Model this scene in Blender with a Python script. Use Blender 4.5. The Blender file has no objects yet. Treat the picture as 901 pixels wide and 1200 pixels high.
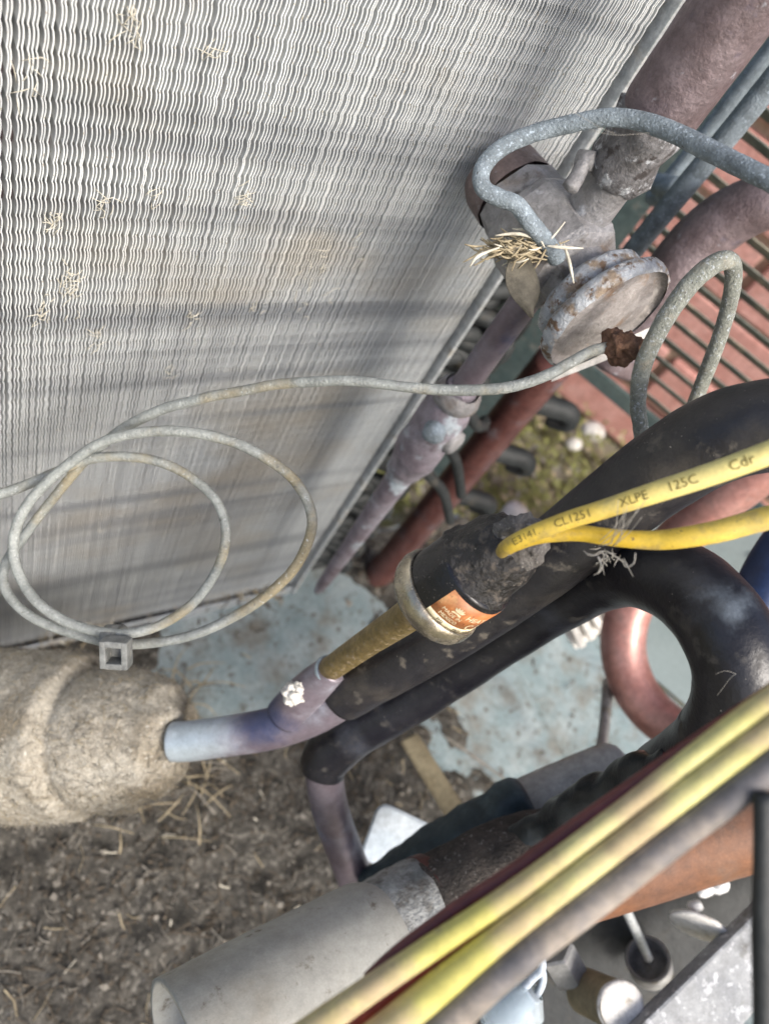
import bpy, bmesh, math, random
from mathutils import Vector, Matrix, noise
random.seed(7)
S = bpy.context.scene
COL = S.collection
PI = math.pi

# ------------------------------------------------------------------ camera
F = 901.0
def unit(v): return Vector(v).normalized()
DWN = unit((-440, 600, 901))                 # straight down, in camera axes (x right, y down, z forward)
AX = unit((1477, -270, 901))                 # along the coil
AY = DWN.cross(AX)                           # into the coil
if AY.z < 0: AY = -AY
H = 0.5726                                   # camera height above the base pan
def w2(c): c = Vector(c); return Vector((c.dot(AX), c.dot(AY), -c.dot(DWN)))
cam = bpy.data.cameras.new('camera'); camo = bpy.data.objects.new('camera', cam); COL.objects.link(camo)
R_, U_, B_ = w2((1, 0, 0)), w2((0, -1, 0)), w2((0, 0, -1))
CAMP = Vector((0, 0, H))
camo.matrix_world = Matrix(((R_.x, U_.x, B_.x, 0), (R_.y, U_.y, B_.y, 0), (R_.z, U_.z, B_.z, H), (0, 0, 0, 1)))
cam.sensor_fit = 'VERTICAL'; cam.sensor_height = 7.0; cam.sensor_width = 5.25
cam.lens = F / 1200 * 7.0
cam.clip_start = 0.005; cam.clip_end = 200
cam.dof.use_dof = True; cam.dof.focus_distance = 0.25; cam.dof.aperture_fstop = 1.9
S.camera = camo

# ------------------------------------------------------------------ sky, sun, exposure
SUN_EL, SUN_FROM = math.radians(43), Vector((0.06, -0.75))
W = bpy.data.worlds.new('World'); S.world = W; W.use_nodes = True
nt = W.node_tree; bg = nt.nodes['Background']
sk = nt.nodes.new('ShaderNodeTexSky'); sk.sky_type = 'NISHITA'; sk.sun_disc = False
sk.sun_elevation = SUN_EL; sk.sun_rotation = math.atan2(SUN_FROM.x, SUN_FROM.y)
sk.air_density = 1.0; sk.dust_density = 4.0
nt.links.new(sk.outputs[0], bg.inputs[0]); bg.inputs[1].default_value = 0.148
sl = bpy.data.lights.new('sun', 'SUN'); sl.energy = 2.7; sl.angle = math.radians(22); sl.color = (1, .96, .90)
so = bpy.data.objects.new('sun', sl); COL.objects.link(so)
sd = SUN_FROM.normalized() * math.cos(SUN_EL)
so.rotation_euler = Vector((-sd.x, -sd.y, -math.sin(SUN_EL))).to_track_quat('-Z', 'Y').to_euler()
S.view_settings.view_transform = 'Standard'; S.view_settings.look = 'None'
S.view_settings.exposure = 0.68; S.view_settings.gamma = 1.0

# ------------------------------------------------------------------ helpers
def ray(u, v): return w2(((u - 450.5) / F, (v - 600) / F, 1))
def P(u, v, d): return CAMP + ray(u, v) * d
def PX(u, v, x): r = ray(u, v); return CAMP + r * (x / r.x)
def PY(u, v, y): r = ray(u, v); return CAMP + r * (y / r.y)
def PZ(u, v, z=0.0): r = ray(u, v); return CAMP + r * ((z - H) / r.z)
def rad(w, d): return w * d / F / 2
NT = lambda p, s: noise.noise(Vector(p) * s)

def worldloc(o):
    v = Vector((0, 0, 0))
    while o is not None: v = v + o.location; o = o.parent
    return v
def tag(o, label=None, cat=None, group=None, kind=None):
    if label: o['label'] = label
    if cat: o['category'] = cat
    if group: o['group'] = group
    if kind: o['kind'] = kind
    return o
def empty(name, loc, label, cat, group=None):
    o = bpy.data.objects.new(name, None); o.location = loc; o.empty_display_size = .01; COL.objects.link(o)
    return tag(o, label, cat, group)
def obj(name, parts, mat, parent=None, smooth=True, origin=None):
    """parts: list of (verts, faces) in world space -> ONE mesh object"""
    if parent is not None: base = worldloc(parent)
    elif origin is not None: base = Vector(origin)
    else:
        n = sum(len(p[0]) for p in parts); base = Vector((0, 0, 0))
        for p in parts:
            for v in p[0]: base = base + Vector(v) / n
    vs, fs = [], []
    for v, f in parts:
        o = len(vs); vs += [tuple(Vector(a) - base) for a in v]; fs += [tuple(i + o for i in q) for q in f]
    me = bpy.data.meshes.new(name); me.from_pydata(vs, [], fs)
    mats = mat if isinstance(mat, list) else [mat]
    for m in mats: me.materials.append(m)
    if smooth: me.polygons.foreach_set('use_smooth', [True] * len(me.polygons))
    me.update()
    ob = bpy.data.objects.new(name, me); COL.objects.link(ob)
    if parent is not None: ob.parent = parent
    else: ob.location = base
    return ob

def catmull(pts, n=8, closed=False):
    """pts: list of (Vector, r); returns a dense list"""
    out = []
    m = len(pts)
    for i in range(m - 1):
        p0 = pts[max(i - 1, 0)]; p1 = pts[i]; p2 = pts[i + 1]; p3 = pts[min(i + 2, m - 1)]
        for k in range(n):
            t = k / n; t2 = t * t; t3 = t2 * t
            f = lambda a, b, c, d: (b * 2 + (c - a) * t + (a * 2 - b * 5 + c * 4 - d) * t2 + (b * 3 - a - c * 3 + d) * t3) * .5
            out.append((f(p0[0], p1[0], p2[0], p3[0]), f(p0[1], p1[1], p2[1], p3[1])))
    out.append(pts[-1]); return out
def frames(path):
    T = []
    for i in range(len(path)):
        a = path[max(i - 1, 0)][0]; b = path[min(i + 1, len(path) - 1)][0]; T.append((b - a).normalized())
    up = Vector((0, 0, 1)) if abs(T[0].z) < .9 else Vector((1, 0, 0))
    N = [(up - T[0] * up.dot(T[0])).normalized()]
    for i in range(1, len(path)):
        n = N[-1] - T[i] * N[-1].dot(T[i]); N.append(n.normalized())
    return T, N
def tube(pts, seg=16, n=8, caps=True, jit=0, js=200, dense=False, round_end=False):
    path = pts if dense else catmull(pts, n)
    T, N = frames(path); V, Fc = [], []
    for i, (c, r) in enumerate(path):
        Bn = T[i].cross(N[i])
        for k in range(seg):
            a = 2 * PI * k / seg; d = N[i] * math.cos(a) + Bn * math.sin(a)
            p = c + d * r
            if jit: p = p + d * (jit * (NT(p, js) + .5 * NT(p, js * 2.3)))
            V.append(p)
    L = len(path)
    for i in range(L - 1):
        for k in range(seg):
            k2 = (k + 1) % seg
            Fc.append((i * seg + k, i * seg + k2, (i + 1) * seg + k2, (i + 1) * seg + k))
    if caps:
        for idx, flip in ((0, True), (L - 1, False)):
            c = len(V); bulge = path[idx][1] * (.45 if round_end else 0) * (-1 if flip else 1)
            V.append(path[idx][0] + T[idx] * bulge)
            for k in range(seg):
                a, b = idx * seg + k, idx * seg + (k + 1) % seg
                Fc.append((b, a, c) if flip else (a, b, c))
    return V, Fc
def px(*quads): return [(P(u, v, d), rad(w, d)) for u, v, d, w in quads]
def lathe(base, axis, prof, seg=40, jit=0, js=200, flatsides=0):
    """prof: (distance along axis, radius)"""
    ax = Vector(axis).normalized(); up = Vector((0, 0, 1)) if abs(ax.z) < .9 else Vector((1, 0, 0))
    n = (up - ax * up.dot(ax)).normalized(); b = ax.cross(n); V, Fc = [], []
    for (s, r) in prof:
        for k in range(seg):
            a = 2 * PI * (k + .5) / seg
            d = n * math.cos(a) + b * math.sin(a); p = Vector(base) + ax * s + d * r
            if jit: p = p + d * jit * (NT(p, js) + .5 * NT(p, js * 2.1)) + ax * jit * .7 * NT(p + Vector((9, 2, 4)), js)
            V.append(p)
    for i in range(len(prof) - 1):
        for k in range(seg):
            k2 = (k + 1) % seg
            Fc.append((i * seg + k, i * seg + k2, (i + 1) * seg + k2, (i + 1) * seg + k))
    return V, Fc
def box(c, sx, sy, sz, ex=(1, 0, 0), ey=(0, 1, 0), bev=0.0):
    ex = Vector(ex).normalized(); ey = Vector(ey); ey = (ey - ex * ey.dot(ex)).normalized(); ez = ex.cross(ey); c = Vector(c)
    bm = bmesh.new(); bmesh.ops.create_cube(bm, size=1)
    for v in bm.verts: v.co = Vector((v.co.x * sx, v.co.y * sy, v.co.z * sz))
    if bev: bmesh.ops.bevel(bm, geom=list(bm.edges), offset=bev, segments=2, affect='EDGES', profile=.6)
    V = [c + ex * v.co.x + ey * v.co.y + ez * v.co.z for v in bm.verts]; bm.verts.index_update()
    Fc = [tuple(v.index for v in f.verts) for f in bm.faces]; bm.free(); return V, Fc
def slab(poly, thick, nrm):
    """a flat polygon (world points) with thickness behind it"""
    n = Vector(nrm).normalized(); m = len(poly)
    V = [Vector(p) for p in poly] + [Vector(p) - n * thick for p in poly]
    Fc = [tuple(range(m)), tuple(range(2 * m - 1, m - 1, -1))]
    Fc += [(i, m + i, m + (i + 1) % m, (i + 1) % m) for i in range(m)]
    return V, Fc

def blob(c, R, amp_, sc, sub=4):
    bm = bmesh.new(); bmesh.ops.create_icosphere(bm, subdivisions=sub, radius=R); bm.verts.index_update()
    V = [c + q.co + q.co.normalized() * (amp_ * (NT(q.co + c, sc) + .6 * NT(q.co + c, sc * 2.2))) for q in bm.verts]
    Fc = [tuple(v.index for v in f.verts) for f in bm.faces]; bm.free(); return V, Fc

# ------------------------------------------------------------------ materials
def M(name, c1, c2, scale=150, rough=.5, metal=0.0, bump=.3, bscale=None, spots=(), spec=.5, detail=6, aniso=None, coat=0, grain=.20, grain_scale=230, zones=()):
    """two-tone noise base, extra noise-masked layers: (colour, scale, threshold, softness, roughness)"""
    m = bpy.data.materials.new(name); m.use_nodes = True; t = m.node_tree; N = t.nodes; L = t.links
    b = N['Principled BSDF']; tc = N.new('ShaderNodeTexCoord')
    mp = N.new('ShaderNodeMapping'); L.new(tc.outputs['Object'], mp.inputs[0])
    if aniso: mp.inputs['Scale'].default_value = aniso
    def nz(sc, det=detail, seed=0):
        n = N.new('ShaderNodeTexNoise'); n.noise_dimensions = '4D'; n.inputs['W'].default_value = seed
        n.inputs['Scale'].default_value = sc; n.inputs['Detail'].default_value = det; n.inputs['Roughness'].default_value = .6
        L.new(mp.outputs[0], n.inputs['Vector']); return n.outputs['Fac']
    def ramp(fac, lo, hi):
        r = N.new('ShaderNodeMapRange'); r.inputs[1].default_value = lo; r.inputs[2].default_value = hi
        r.interpolation_type = 'SMOOTHSTEP'; L.new(fac, r.inputs[0]); return r.outputs[0]
    def mix(fac, a, bcol):
        x = N.new('ShaderNodeMix'); x.data_type = 'RGBA'; L.new(fac, x.inputs[0])
        if isinstance(a, tuple): x.inputs[6].default_value = (*a, 1)
        else: L.new(a, x.inputs[6])
        x.inputs[7].default_value = (*bcol, 1); return x.outputs[2]
    def mixf(fac, a, bv):
        x = N.new('ShaderNodeMix'); x.data_type = 'FLOAT'; L.new(fac, x.inputs[0])
        if isinstance(a, float): x.inputs[2].default_value = a
        else: L.new(a, x.inputs[2])
        x.inputs[3].default_value = bv; return x.outputs[0]
    c = mix(ramp(nz(scale), .35, .65), tuple(c1), tuple(c2)); r = float(rough); me = float(metal)
    h = nz(bscale or scale * 3, 8, 3.3)
    for i, sp in enumerate(spots):
        k = ramp(nz(sp[1], 7, 5.1 + i * 3.7), sp[2] - .045, sp[2] - .045 + sp[3])
        c = mix(k, c, sp[0]); r = mixf(k, r, sp[4] if len(sp) > 4 else .85)
        if metal: me = mixf(k, me, 0.0)
    for zc, zp, z0, z1 in zones:                       # a colour zone round one point of the thing
        v = N.new('ShaderNodeVectorMath'); v.operation = 'DISTANCE'; L.new(tc.outputs['Object'], v.inputs[0]); v.inputs[1].default_value = zp
        w = N.new('ShaderNodeMath'); w.operation = 'MULTIPLY_ADD'; L.new(nz(90, 6, 8.8), w.inputs[0]); w.inputs[1].default_value = .03; L.new(v.outputs['Value'], w.inputs[2])
        c = mix(ramp(w.outputs[0], z1 + .015, z0 + .015), c, zc)
    if grain:
        for sc, lo, hi, sd_ in ((grain_scale, 1 - grain, 1 + grain, 21.3), (grain_scale * 5.5, 1 - grain * .7, 1 + grain * .7, 33.1)):
            g = N.new('ShaderNodeMapRange'); g.inputs[1].default_value = .34; g.inputs[2].default_value = .66
            g.inputs[3].default_value = lo; g.inputs[4].default_value = hi; L.new(nz(sc, 7, sd_), g.inputs[0])
            x = N.new('ShaderNodeVectorMath'); x.operation = 'SCALE'; L.new(c, x.inputs[0]); L.new(g.outputs[0], x.inputs['Scale']); c = x.outputs[0]
    L.new(c, b.inputs['Base Color'])
    (L.new(r, b.inputs['Roughness']) if not isinstance(r, float) else setattr(b.inputs['Roughness'], 'default_value', r))
    (L.new(me, b.inputs['Metallic']) if not isinstance(me, float) else setattr(b.inputs['Metallic'], 'default_value', me))
    b.inputs['Specular IOR Level'].default_value = spec; b.inputs['Coat Weight'].default_value = coat
    if bump:
        bp = N.new('ShaderNodeBump'); bp.inputs['Strength'].default_value = bump; bp.inputs['Distance'].default_value = .0022
        L.new(h, bp.inputs['Height']); L.new(bp.outputs[0], b.inputs['Normal'])
    return m

DUST = (.16, .14, .115)
mt = {}
mt['galv'] = M('galvanised', (.42, .45, .47), (.55, .57, .58), 120, .42, .5, .15, spots=[((.35, .31, .25), 60, .56, .2)])
mt['core'] = M('coil_dark', (.03, .03, .03), (.05, .05, .05), 100, .8)
mt['pan'] = M('pan_paint', (.18, .235, .245), (.245, .295, .305), 45, .5, 0, .2, spots=[((.31, .345, .345), 22, .55, .25), ((.145, .13, .105), 26, .51, .26), ((.09, .078, .062), 120, .59, .12)], grain=.18)
mt['panel'] = M('panel_paint', (.055, .08, .08), (.08, .105, .10), 60, .5, 0, .1, spots=[((.16, .16, .14), 80, .60, .15)])
mt['slat'] = M('slat_paint', (.10, .115, .10), (.15, .16, .135), 60, .6, 0, .1, spots=[((.30, .265, .20), 45, .52, .2)])
mt['teal'] = M('teal_paint', (.27, .32, .32), (.32, .37, .37), 14, .45, 0, .05, spots=[((.42, .44, .43), 200, .70, .06), ((.23, .23, .2), 25, .60, .3)], grain=.08)
mt['brick'] = M('brick', (.47, .225, .19), (.56, .31, .27), 40, .9, 0, .5, 300, spots=[((.38, .18, .15), 25, .6, .2), ((.58, .44, .38), 120, .66, .1)])
mt['mortar'] = M('mortar', (.42, .34, .25), (.50, .41, .31), 80, .95, 0, .6, 400)
PAT = [((.27, .27, .30), 200, .66, .12, .8), ((.10, .08, .10), 120, .60, .14, .6)]
mt['copper_dark'] = M('copper_patina', (.12, .088, .092), (.19, .15, .158), 70, .5, .35, .35, 500, spots=PAT)
mt['copper_red'] = M('copper_red', (.115, .045, .040), (.17, .075, .065), 60, .42, .45, .2, spots=[((.12, .10, .11), 60, .58, .2, .6)])
mt['copper_pink'] = M('copper_pink', (.40, .19, .16), (.46, .26, .23), 40, .42, .4, .1, spots=[((.22, .17, .16), 50, .6, .2, .6)])
mt['copper_orange'] = M('copper_orange', (.165, .068, .03), (.125, .058, .034), 40, .6, .1, .15, spots=[((.11, .08, .062), 26, .52, .2, .7), ((.5, .42, .33), 300, .73, .04)], grain=.2)
mt['copper_blue'] = M('copper_heat_blued', (.15, .12, .14), (.22, .195, .225), 40, .4, .35, .15, spots=[((.31, .33, .38), 30, .56, .20, .5), ((.075, .08, .14), 26, .57, .16, .4)], grain=.12, zones=[((.42, .48, .52), tuple(P(206, 872, .345) - P(640, 680, .27)), .008, .032), ((.06, .07, .14), tuple(P(300, 838, .335) - P(640, 680, .27)), .004, .022)])
mt['valve'] = M('brass_weathered', (.19, .185, .185), (.28, .275, .28), 80, .5, .25, .5, 400, spots=[((.16, .12, .09), 50, .57, .2), ((.42, .43, .46), 120, .62, .15), ((.09, .08, .075), 90, .63, .1)])
mt['valve_brown'] = M('valve_cap_brown', (.12, .09, .085), (.17, .13, .125), 120, .5, .35, .3, spots=[((.28, .27, .29), 150, .62, .12)])
mt['rusty'] = M('rusty_zinc', (.34, .36, .39), (.44, .46, .48), 140, .65, .1, .8, 600, spots=[((.26, .20, .145), 120, .52, .14), ((.15, .095, .06), 230, .56, .10), ((.52, .52, .51), 330, .62, .08)])
mt['rust_face'] = M('rust_face', (.27, .245, .23), (.35, .325, .31), 120, .75, .1, .5, 500, spots=[((.25, .16, .10), 60, .58, .14), ((.42, .40, .39), 200, .64, .1)])
mt['rust'] = M('rust', (.13, .065, .038), (.22, .12, .075), 250, .95, 0, 1.0, 700, spots=[((.12, .06, .035), 300, .58, .1)])
mt['blue_tube'] = M('oxidised_blue_tube', (.15, .18, .20), (.22, .26, .29), 120, .7, .05, .6, 1100, spots=[((.36, .42, .48), 950, .59, .10, .95), ((.28, .335, .385), 120, .58, .2, .9), ((.09, .10, .11), 600, .68, .06)])
mt['green_tube'] = M('oxidised_green_tube', (.20, .21, .18), (.28, .29, .25), 250, .8, 0, .8, 1100, spots=[((.42, .45, .46), 800, .60, .08, .95), ((.30, .28, .22), 130, .58, .15), ((.12, .115, .10), 700, .66, .06)])
mt['cap_tube'] = M('oxidised_capillary', (.20, .215, .205), (.29, .305, .29), 40, .6, .1, .5, 900, spots=[((.25, .215, .14), 14, .53, .10, .85), ((.42, .44, .43), 700, .64, .08), ((.13, .13, .12), 400, .66, .08)])
mt['rubber'] = M('black_rubber', (.008, .008, .012), (.015, .015, .019), 60, .34, 0, .15, 600, spots=[((.050, .055, .070), 24, .56, .22, .45), ((.055, .050, .045), 120, .60, .15, .8), ((.27, .255, .235), 800, .72, .04, .9)], grain=.15, zones=[((.17, .20, .235), tuple(P(858, 692, .213) - P(600, 770, .3)), .000, .013)])  # zone: paler grey-blue on the outer bend of the lower pipe
mt['rubber_dusty'] = M('black_rubber_dusty', (.011, .011, .015), (.021, .020, .022), 50, .38, 0, .15, 700, spots=[((.062, .053, .042), 26, .54, .25, .7), ((.09, .08, .066), 110, .62, .12, .8), ((.30, .28, .25), 800, .71, .04, .9)], grain=.18)
mt['tape'] = M('black_tape', (.022, .036, .042), (.035, .055, .062), 60, .45, 0, .5, 150, spots=[((.10, .135, .14), 45, .56, .2, .7)])
mt['plastic_black'] = M('black_plastic', (.012, .015, .017), (.02, .024, .027), 80, .35, 0, .5, 120, spots=[((.09, .09, .085), 60, .6, .2)])
mt['dirt_pipe'] = M('dirt_coated', (.05, .042, .035), (.085, .07, .058), 150, .9, 0, 1, 600, spots=[((.24, .22, .20), 500, .62, .08), ((.03, .025, .022), 60, .55, .2)])
mt['plaster'] = M('chalky_coating', (.24, .245, .235), (.36, .365, .35), 120, .9, 0, .8, 400, spots=[((.13, .12, .105), 80, .55, .12), ((.22, .25, .25), 50, .55, .2)])
mt['braze'] = M('brazed_crust', (.10, .095, .095), (.19, .185, .19), 180, .8, .1, 1, 500, spots=[((.42, .43, .45), 160, .58, .08), ((.05, .042, .04), 130, .58, .1)])
mt['tinned'] = M('tinned_copper', (.30, .36, .40), (.40, .46, .50), 60, .4, .4, .2, spots=[((.2, .2, .26), 60, .6, .2)])
mt['dist'] = M('distributor_patina', (.19, .16, .185), (.28, .255, .29), 60, .5, .25, .4, 500, spots=[((.38, .43, .47), 75, .58, .12), ((.12, .09, .10), 60, .6, .15)])
mt['brass'] = M('brass_stem', (.22, .165, .065), (.28, .21, .095), 200, .45, .6, .3, spots=[((.20, .155, .095), 400, .55, .15)])
mt['steel'] = M('crimped_steel', (.34, .30, .23), (.42, .38, .30), 120, .25, .85, .15, spots=[((.14, .115, .085), 110, .55, .15, .6), ((.42, .37, .29), 500, .68, .06)])
mt['epoxy'] = M('black_potting', (.012, .011, .011), (.022, .02, .019), 150, .35, 0, .7, 450, spots=[((.10, .085, .07), 350, .55, .14, .9), ((.42, .38, .33), 900, .70, .05, .95)])
mt['bakelite'] = M('black_body', (.008, .008, .010), (.014, .013, .015), 150, .25, 0, .1, spots=[((.09, .08, .07), 800, .66, .06)])
mt['crust'] = M('grey_crust', (.13, .12, .11), (.22, .205, .19), 500, .95, 0, 1.0, 900, spots=[((.34, .32, .30), 800, .6, .1)])
mt['solder'] = M('white_crust', (.62, .60, .55), (.74, .71, .66), 400, .8, 0, .8, 900, spots=[((.4, .36, .3), 500, .6, .1)])
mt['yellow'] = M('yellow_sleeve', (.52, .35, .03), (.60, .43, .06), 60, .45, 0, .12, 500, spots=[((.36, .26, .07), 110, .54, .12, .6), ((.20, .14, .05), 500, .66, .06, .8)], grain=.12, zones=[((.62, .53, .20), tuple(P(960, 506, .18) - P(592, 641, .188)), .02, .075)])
mt['yellow_pale'] = M('pale_yellow_sleeve', (.50, .45, .12), (.56, .52, .23), 22, .55, 0, .1, spots=[((.42, .33, .19), 24, .51, .14), ((.24, .19, .12), 120, .61, .10)], grain=.14)
mt['red_wire'] = M('red_sleeve', (.42, .07, .05), (.50, .13, .09), 60, .5, 0, .1)
mt['maroon_wire'] = M('maroon_sleeve', (.10, .018, .022), (.13, .026, .03), 60, .45, 0, .1)
mt['grey_cable'] = M('dark_cable', (.10, .095, .10), (.15, .14, .14), 50, .6, 0, .2, spots=[((.32, .27, .215), 22, .50, .16, .9)])
mt['foam'] = M('grey_foam', (.30, .295, .265), (.36, .355, .32), 22, .65, 0, .08, 700, spots=[((.24, .22, .18), 18, .54, .25), ((.17, .15, .12), 110, .64, .08), ((.20, .18, .15), 500, .70, .05)], grain=.1)
mt['foam_dark'] = M('grey_foam_dusty', (.31, .31, .295), (.38, .375, .355), 45, .8, 0, .25, spots=[((.25, .23, .19), 60, .57, .15)])
mt['felt'] = M('dusty_felt', (.33, .295, .235), (.46, .425, .355), 55, 1, 0, .8, 1000, spots=[((.20, .16, .105), 24, .53, .22), ((.56, .53, .46), 420, .61, .12), ((.17, .14, .10), 160, .64, .12)], grain=.26, grain_scale=500)
mt['white'] = M('white_plastic', (.38, .44, .50), (.46, .51, .56), 60, .5, 0, .05, spots=[((.5, .5, .48), 120, .64, .12)])
mt['white_dirty'] = M('dirty_white_metal', (.62, .60, .56), (.70, .68, .64), 80, .7, 0, .3, spots=[((.42, .36, .28), 90, .58, .15)])
mt['beam'] = M('pale_grey_paint', (.20, .21, .22), (.28, .29, .295), 60, .6, 0, .25, spots=[((.46, .47, .48), 220, .60, .06), ((.15, .145, .13), 60, .58, .15)])
mt['zip'] = M('grey_nylon', (.13, .135, .13), (.19, .195, .185), 150, .6, 0, .2, spots=[((.3, .29, .26), 400, .62, .1)])
mt['grey_metal'] = M('dull_grey_metal', (.22, .22, .22), (.29, .29, .285), 90, .55, .3, .2, spots=[((.17, .15, .12), 100, .58, .15)])
mt['dark_metal'] = M('dark_metal', (.014, .017, .018), (.026, .029, .030), 60, .65, 0, .3, spots=[((.065, .058, .046), 60, .57, .2)])
mt['uwood'] = M('olive_strip', (.22, .18, .11), (.28, .235, .15), 80, .8, 0, .3)
mt['navy'] = M('navy_rubber', (.012, .025, .075), (.016, .034, .095), 50, .45, 0, .1)
mt['straw'] = M('straw', (.27, .22, .14), (.38, .32, .21), 200, .85, 0, .1)
mt['straw_pale'] = M('straw_pale', (.50, .46, .37), (.62, .58, .48), 200, .85, 0, .1)
mt['leaf_dry'] = M('dry_leaf', (.05, .045, .034), (.095, .085, .065), 150, .8, 0, .4)
mt['litter_dark'] = M('litter_dark', (.055, .043, .03), (.085, .068, .048), 200, .9)
mt['litter_grey'] = M('litter_grey', (.15, .138, .115), (.235, .215, .185), 200, .9)
mt['soil'] = M('soil', (.045, .041, .034), (.085, .078, .066), 110, .95, 0, 1, 350, spots=[((.18, .168, .145), 260, .59, .1), ((.022, .020, .016), 50, .55, .15)], grain=.45)
mt['moss'] = M('moss', (.15, .16, .045), (.23, .235, .085), 200, .95, 0, 1, 500, spots=[((.34, .31, .2), 150, .6, .15)])
mt['ground'] = M('ground', (.12, .105, .075), (.19, .17, .12), 14, .95, 0, 1, 120, spots=[((.17, .175, .06), 18, .50, .12), ((.36, .34, .30), 60, .62, .06)])
mt['stone'] = M('pale_stone', (.45, .44, .41), (.58, .57, .54), 60, .9, 0, .4)
mt['pellet'] = M('white_foam_pellet', (.72, .72, .70), (.80, .80, .78), 200, .7, 0, .4)
mt['web'] = M('cobweb', (.26, .25, .22), (.34, .32, .29), 200, .9, 0, 0)
mt['ink'] = M('black_ink', (.10, .075, .015), (.20, .15, .025), 900, .6, 0, 0)
mt['label_orange'] = M('orange_label', (.42, .14, .045), (.50, .20, .07), 250, .4, 0, .05, spots=[((.10, .05, .03), 500, .66, .05), ((.58, .32, .14), 120, .58, .2)])
mt['label_cream'] = M('cream_print', (.76, .66, .42), (.82, .72, .48), 200, .4, 0, 0, spots=[((.3, .22, .13), 600, .7, .05)])
mt['label_ink'] = M('label_ink', (.03, .02, .02), (.05, .035, .03), 300, .5, 0, 0)
def glass_mat():
    m = bpy.data.materials.new('clear_plastic'); m.use_nodes = True; b = m.node_tree.nodes['Principled BSDF']
    b.inputs['Base Color'].default_value = (.80, .88, .92, 1); b.inputs['Transmission Weight'].default_value = .75
    b.inputs['Roughness'].default_value = .18; b.inputs['IOR'].default_value = 1.4; return m
mt['clear'] = glass_mat()
def fin_mat():
    m = bpy.data.materials.new('aluminium_fin'); m.use_nodes = True; t = m.node_tree; N = t.nodes; L = t.links; b = N['Principled BSDF']
    tc = N.new('ShaderNodeNewGeometry'); oi = N.new('ShaderNodeObjectInfo')
    def nz(sc, scale3, lo, hi):
        mp = N.new('ShaderNodeMapping'); mp.inputs['Scale'].default_value = scale3; L.new(tc.outputs['Position'], mp.inputs[0])
        n = N.new('ShaderNodeTexNoise'); n.inputs['Scale'].default_value = sc; n.inputs['Detail'].default_value = 5; L.new(mp.outputs[0], n.inputs[0])
        r = N.new('ShaderNodeMapRange'); r.inputs[1].default_value = lo; r.inputs[2].default_value = hi; L.new(n.outputs[0], r.inputs[0]); return r.outputs[0]
    def mix(f, a, c):
        x = N.new('ShaderNodeMix'); x.data_type = 'RGBA'
        if isinstance(f, float): x.inputs[0].default_value = f
        else: L.new(f, x.inputs[0])
        if isinstance(a, tuple): x.inputs[6].default_value = (*a, 1)
        else: L.new(a, x.inputs[6])
        if isinstance(c, tuple): x.inputs[7].default_value = (*c, 1)
        else: L.new(c, x.inputs[7])
        return x.outputs[2]
    c = mix(oi.outputs['Random'], (.66, .68, .69), (.80, .82, .82))
    c = mix(nz(11, (1, 1, 1.6), .50, .78), c, (.62, .57, .49))          # brownish dust patches
    c = mix(nz(22, (.12, 1, 3.2), .50, .74), c, (.42, .44, .465))         # darker grey bands along the rows
    c = mix(nz(900, (1, 1, 1), .62, .7), c, (.45, .41, .34))
    L.new(c, b.inputs['Base Color']); b.inputs['Metallic'].default_value = .35; b.inputs['Roughness'].default_value = .5
    return m
mt['fin'] = fin_mat()

# ================================================================== SETTING
# ground outside the unit
def ground():
    n = 40; V = []; Fc = []
    for i in range(n + 1):
        for j in range(n + 1):
            a = (i / n * 2 - 1); b = (j / n * 2 - 1)
            x = math.copysign(abs(a) ** 3, a) * 60 + .5; y = math.copysign(abs(b) ** 3, b) * 60 + .2
            V.append(Vector((x, y, -.062 + .006 * NT((x, y, 0), 12))))
    for i in range(n):
        for j in range(n):
            k = i * (n + 1) + j; Fc.append((k, k + n + 1, k + n + 2, k + 1))
    return tag(obj('ground', [(V, Fc)], mt['ground']), kind='structure')
ground()

# louvre panel plane
LD = Vector((.503, -.865, 0)).normalized(); LN = Vector((.865, .503, 0)).normalized()   # LN points outward
PC = Vector((.485, .227, 0))
def LP(s, z, out=0): return PC + LD * s + LN * out + Vector((0, 0, z))

# brick wall outside, brick by brick
wall = empty('brick_wall', LP(0, -.06, .33), 'red brick house wall seen through the louvred panel', 'wall')
WO = .33
BL, BH, BD, MJ = .215, .065, .10, .012
obj('mortar', [box(LP(.15, .28, WO + .062), 1.9, .70, .10, LD, (0, 0, 1))], mt['mortar'], wall, smooth=False)
bm_me = None
for r in range(9):
    for c in range(-3, 5):
        s = c * (BL + MJ) + (r % 2) * (BL + MJ) / 2 + .03; z = -.05 + r * (BH + MJ) + BH / 2
        p = LP(s, z, WO + BD / 2 + random.uniform(-.0025, .0025))
        if bm_me is None:
            b = obj('brick', [box(p, BL, BH, BD, LD, (0, 0, 1), .003)], mt['brick'], wall, smooth=False)
            me = b.data; off = p - worldloc(wall)
            for v in me.vertices: v.co = v.co - off
            b.location = off; bm_me = me
        else:
            b = bpy.data.objects.new('brick', bm_me); b.parent = wall; b.location = p - worldloc(wall); COL.objects.link(b)
        b.rotation_euler = (random.uniform(-.01, .01), 0, random.uniform(-.008, .008))

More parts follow.
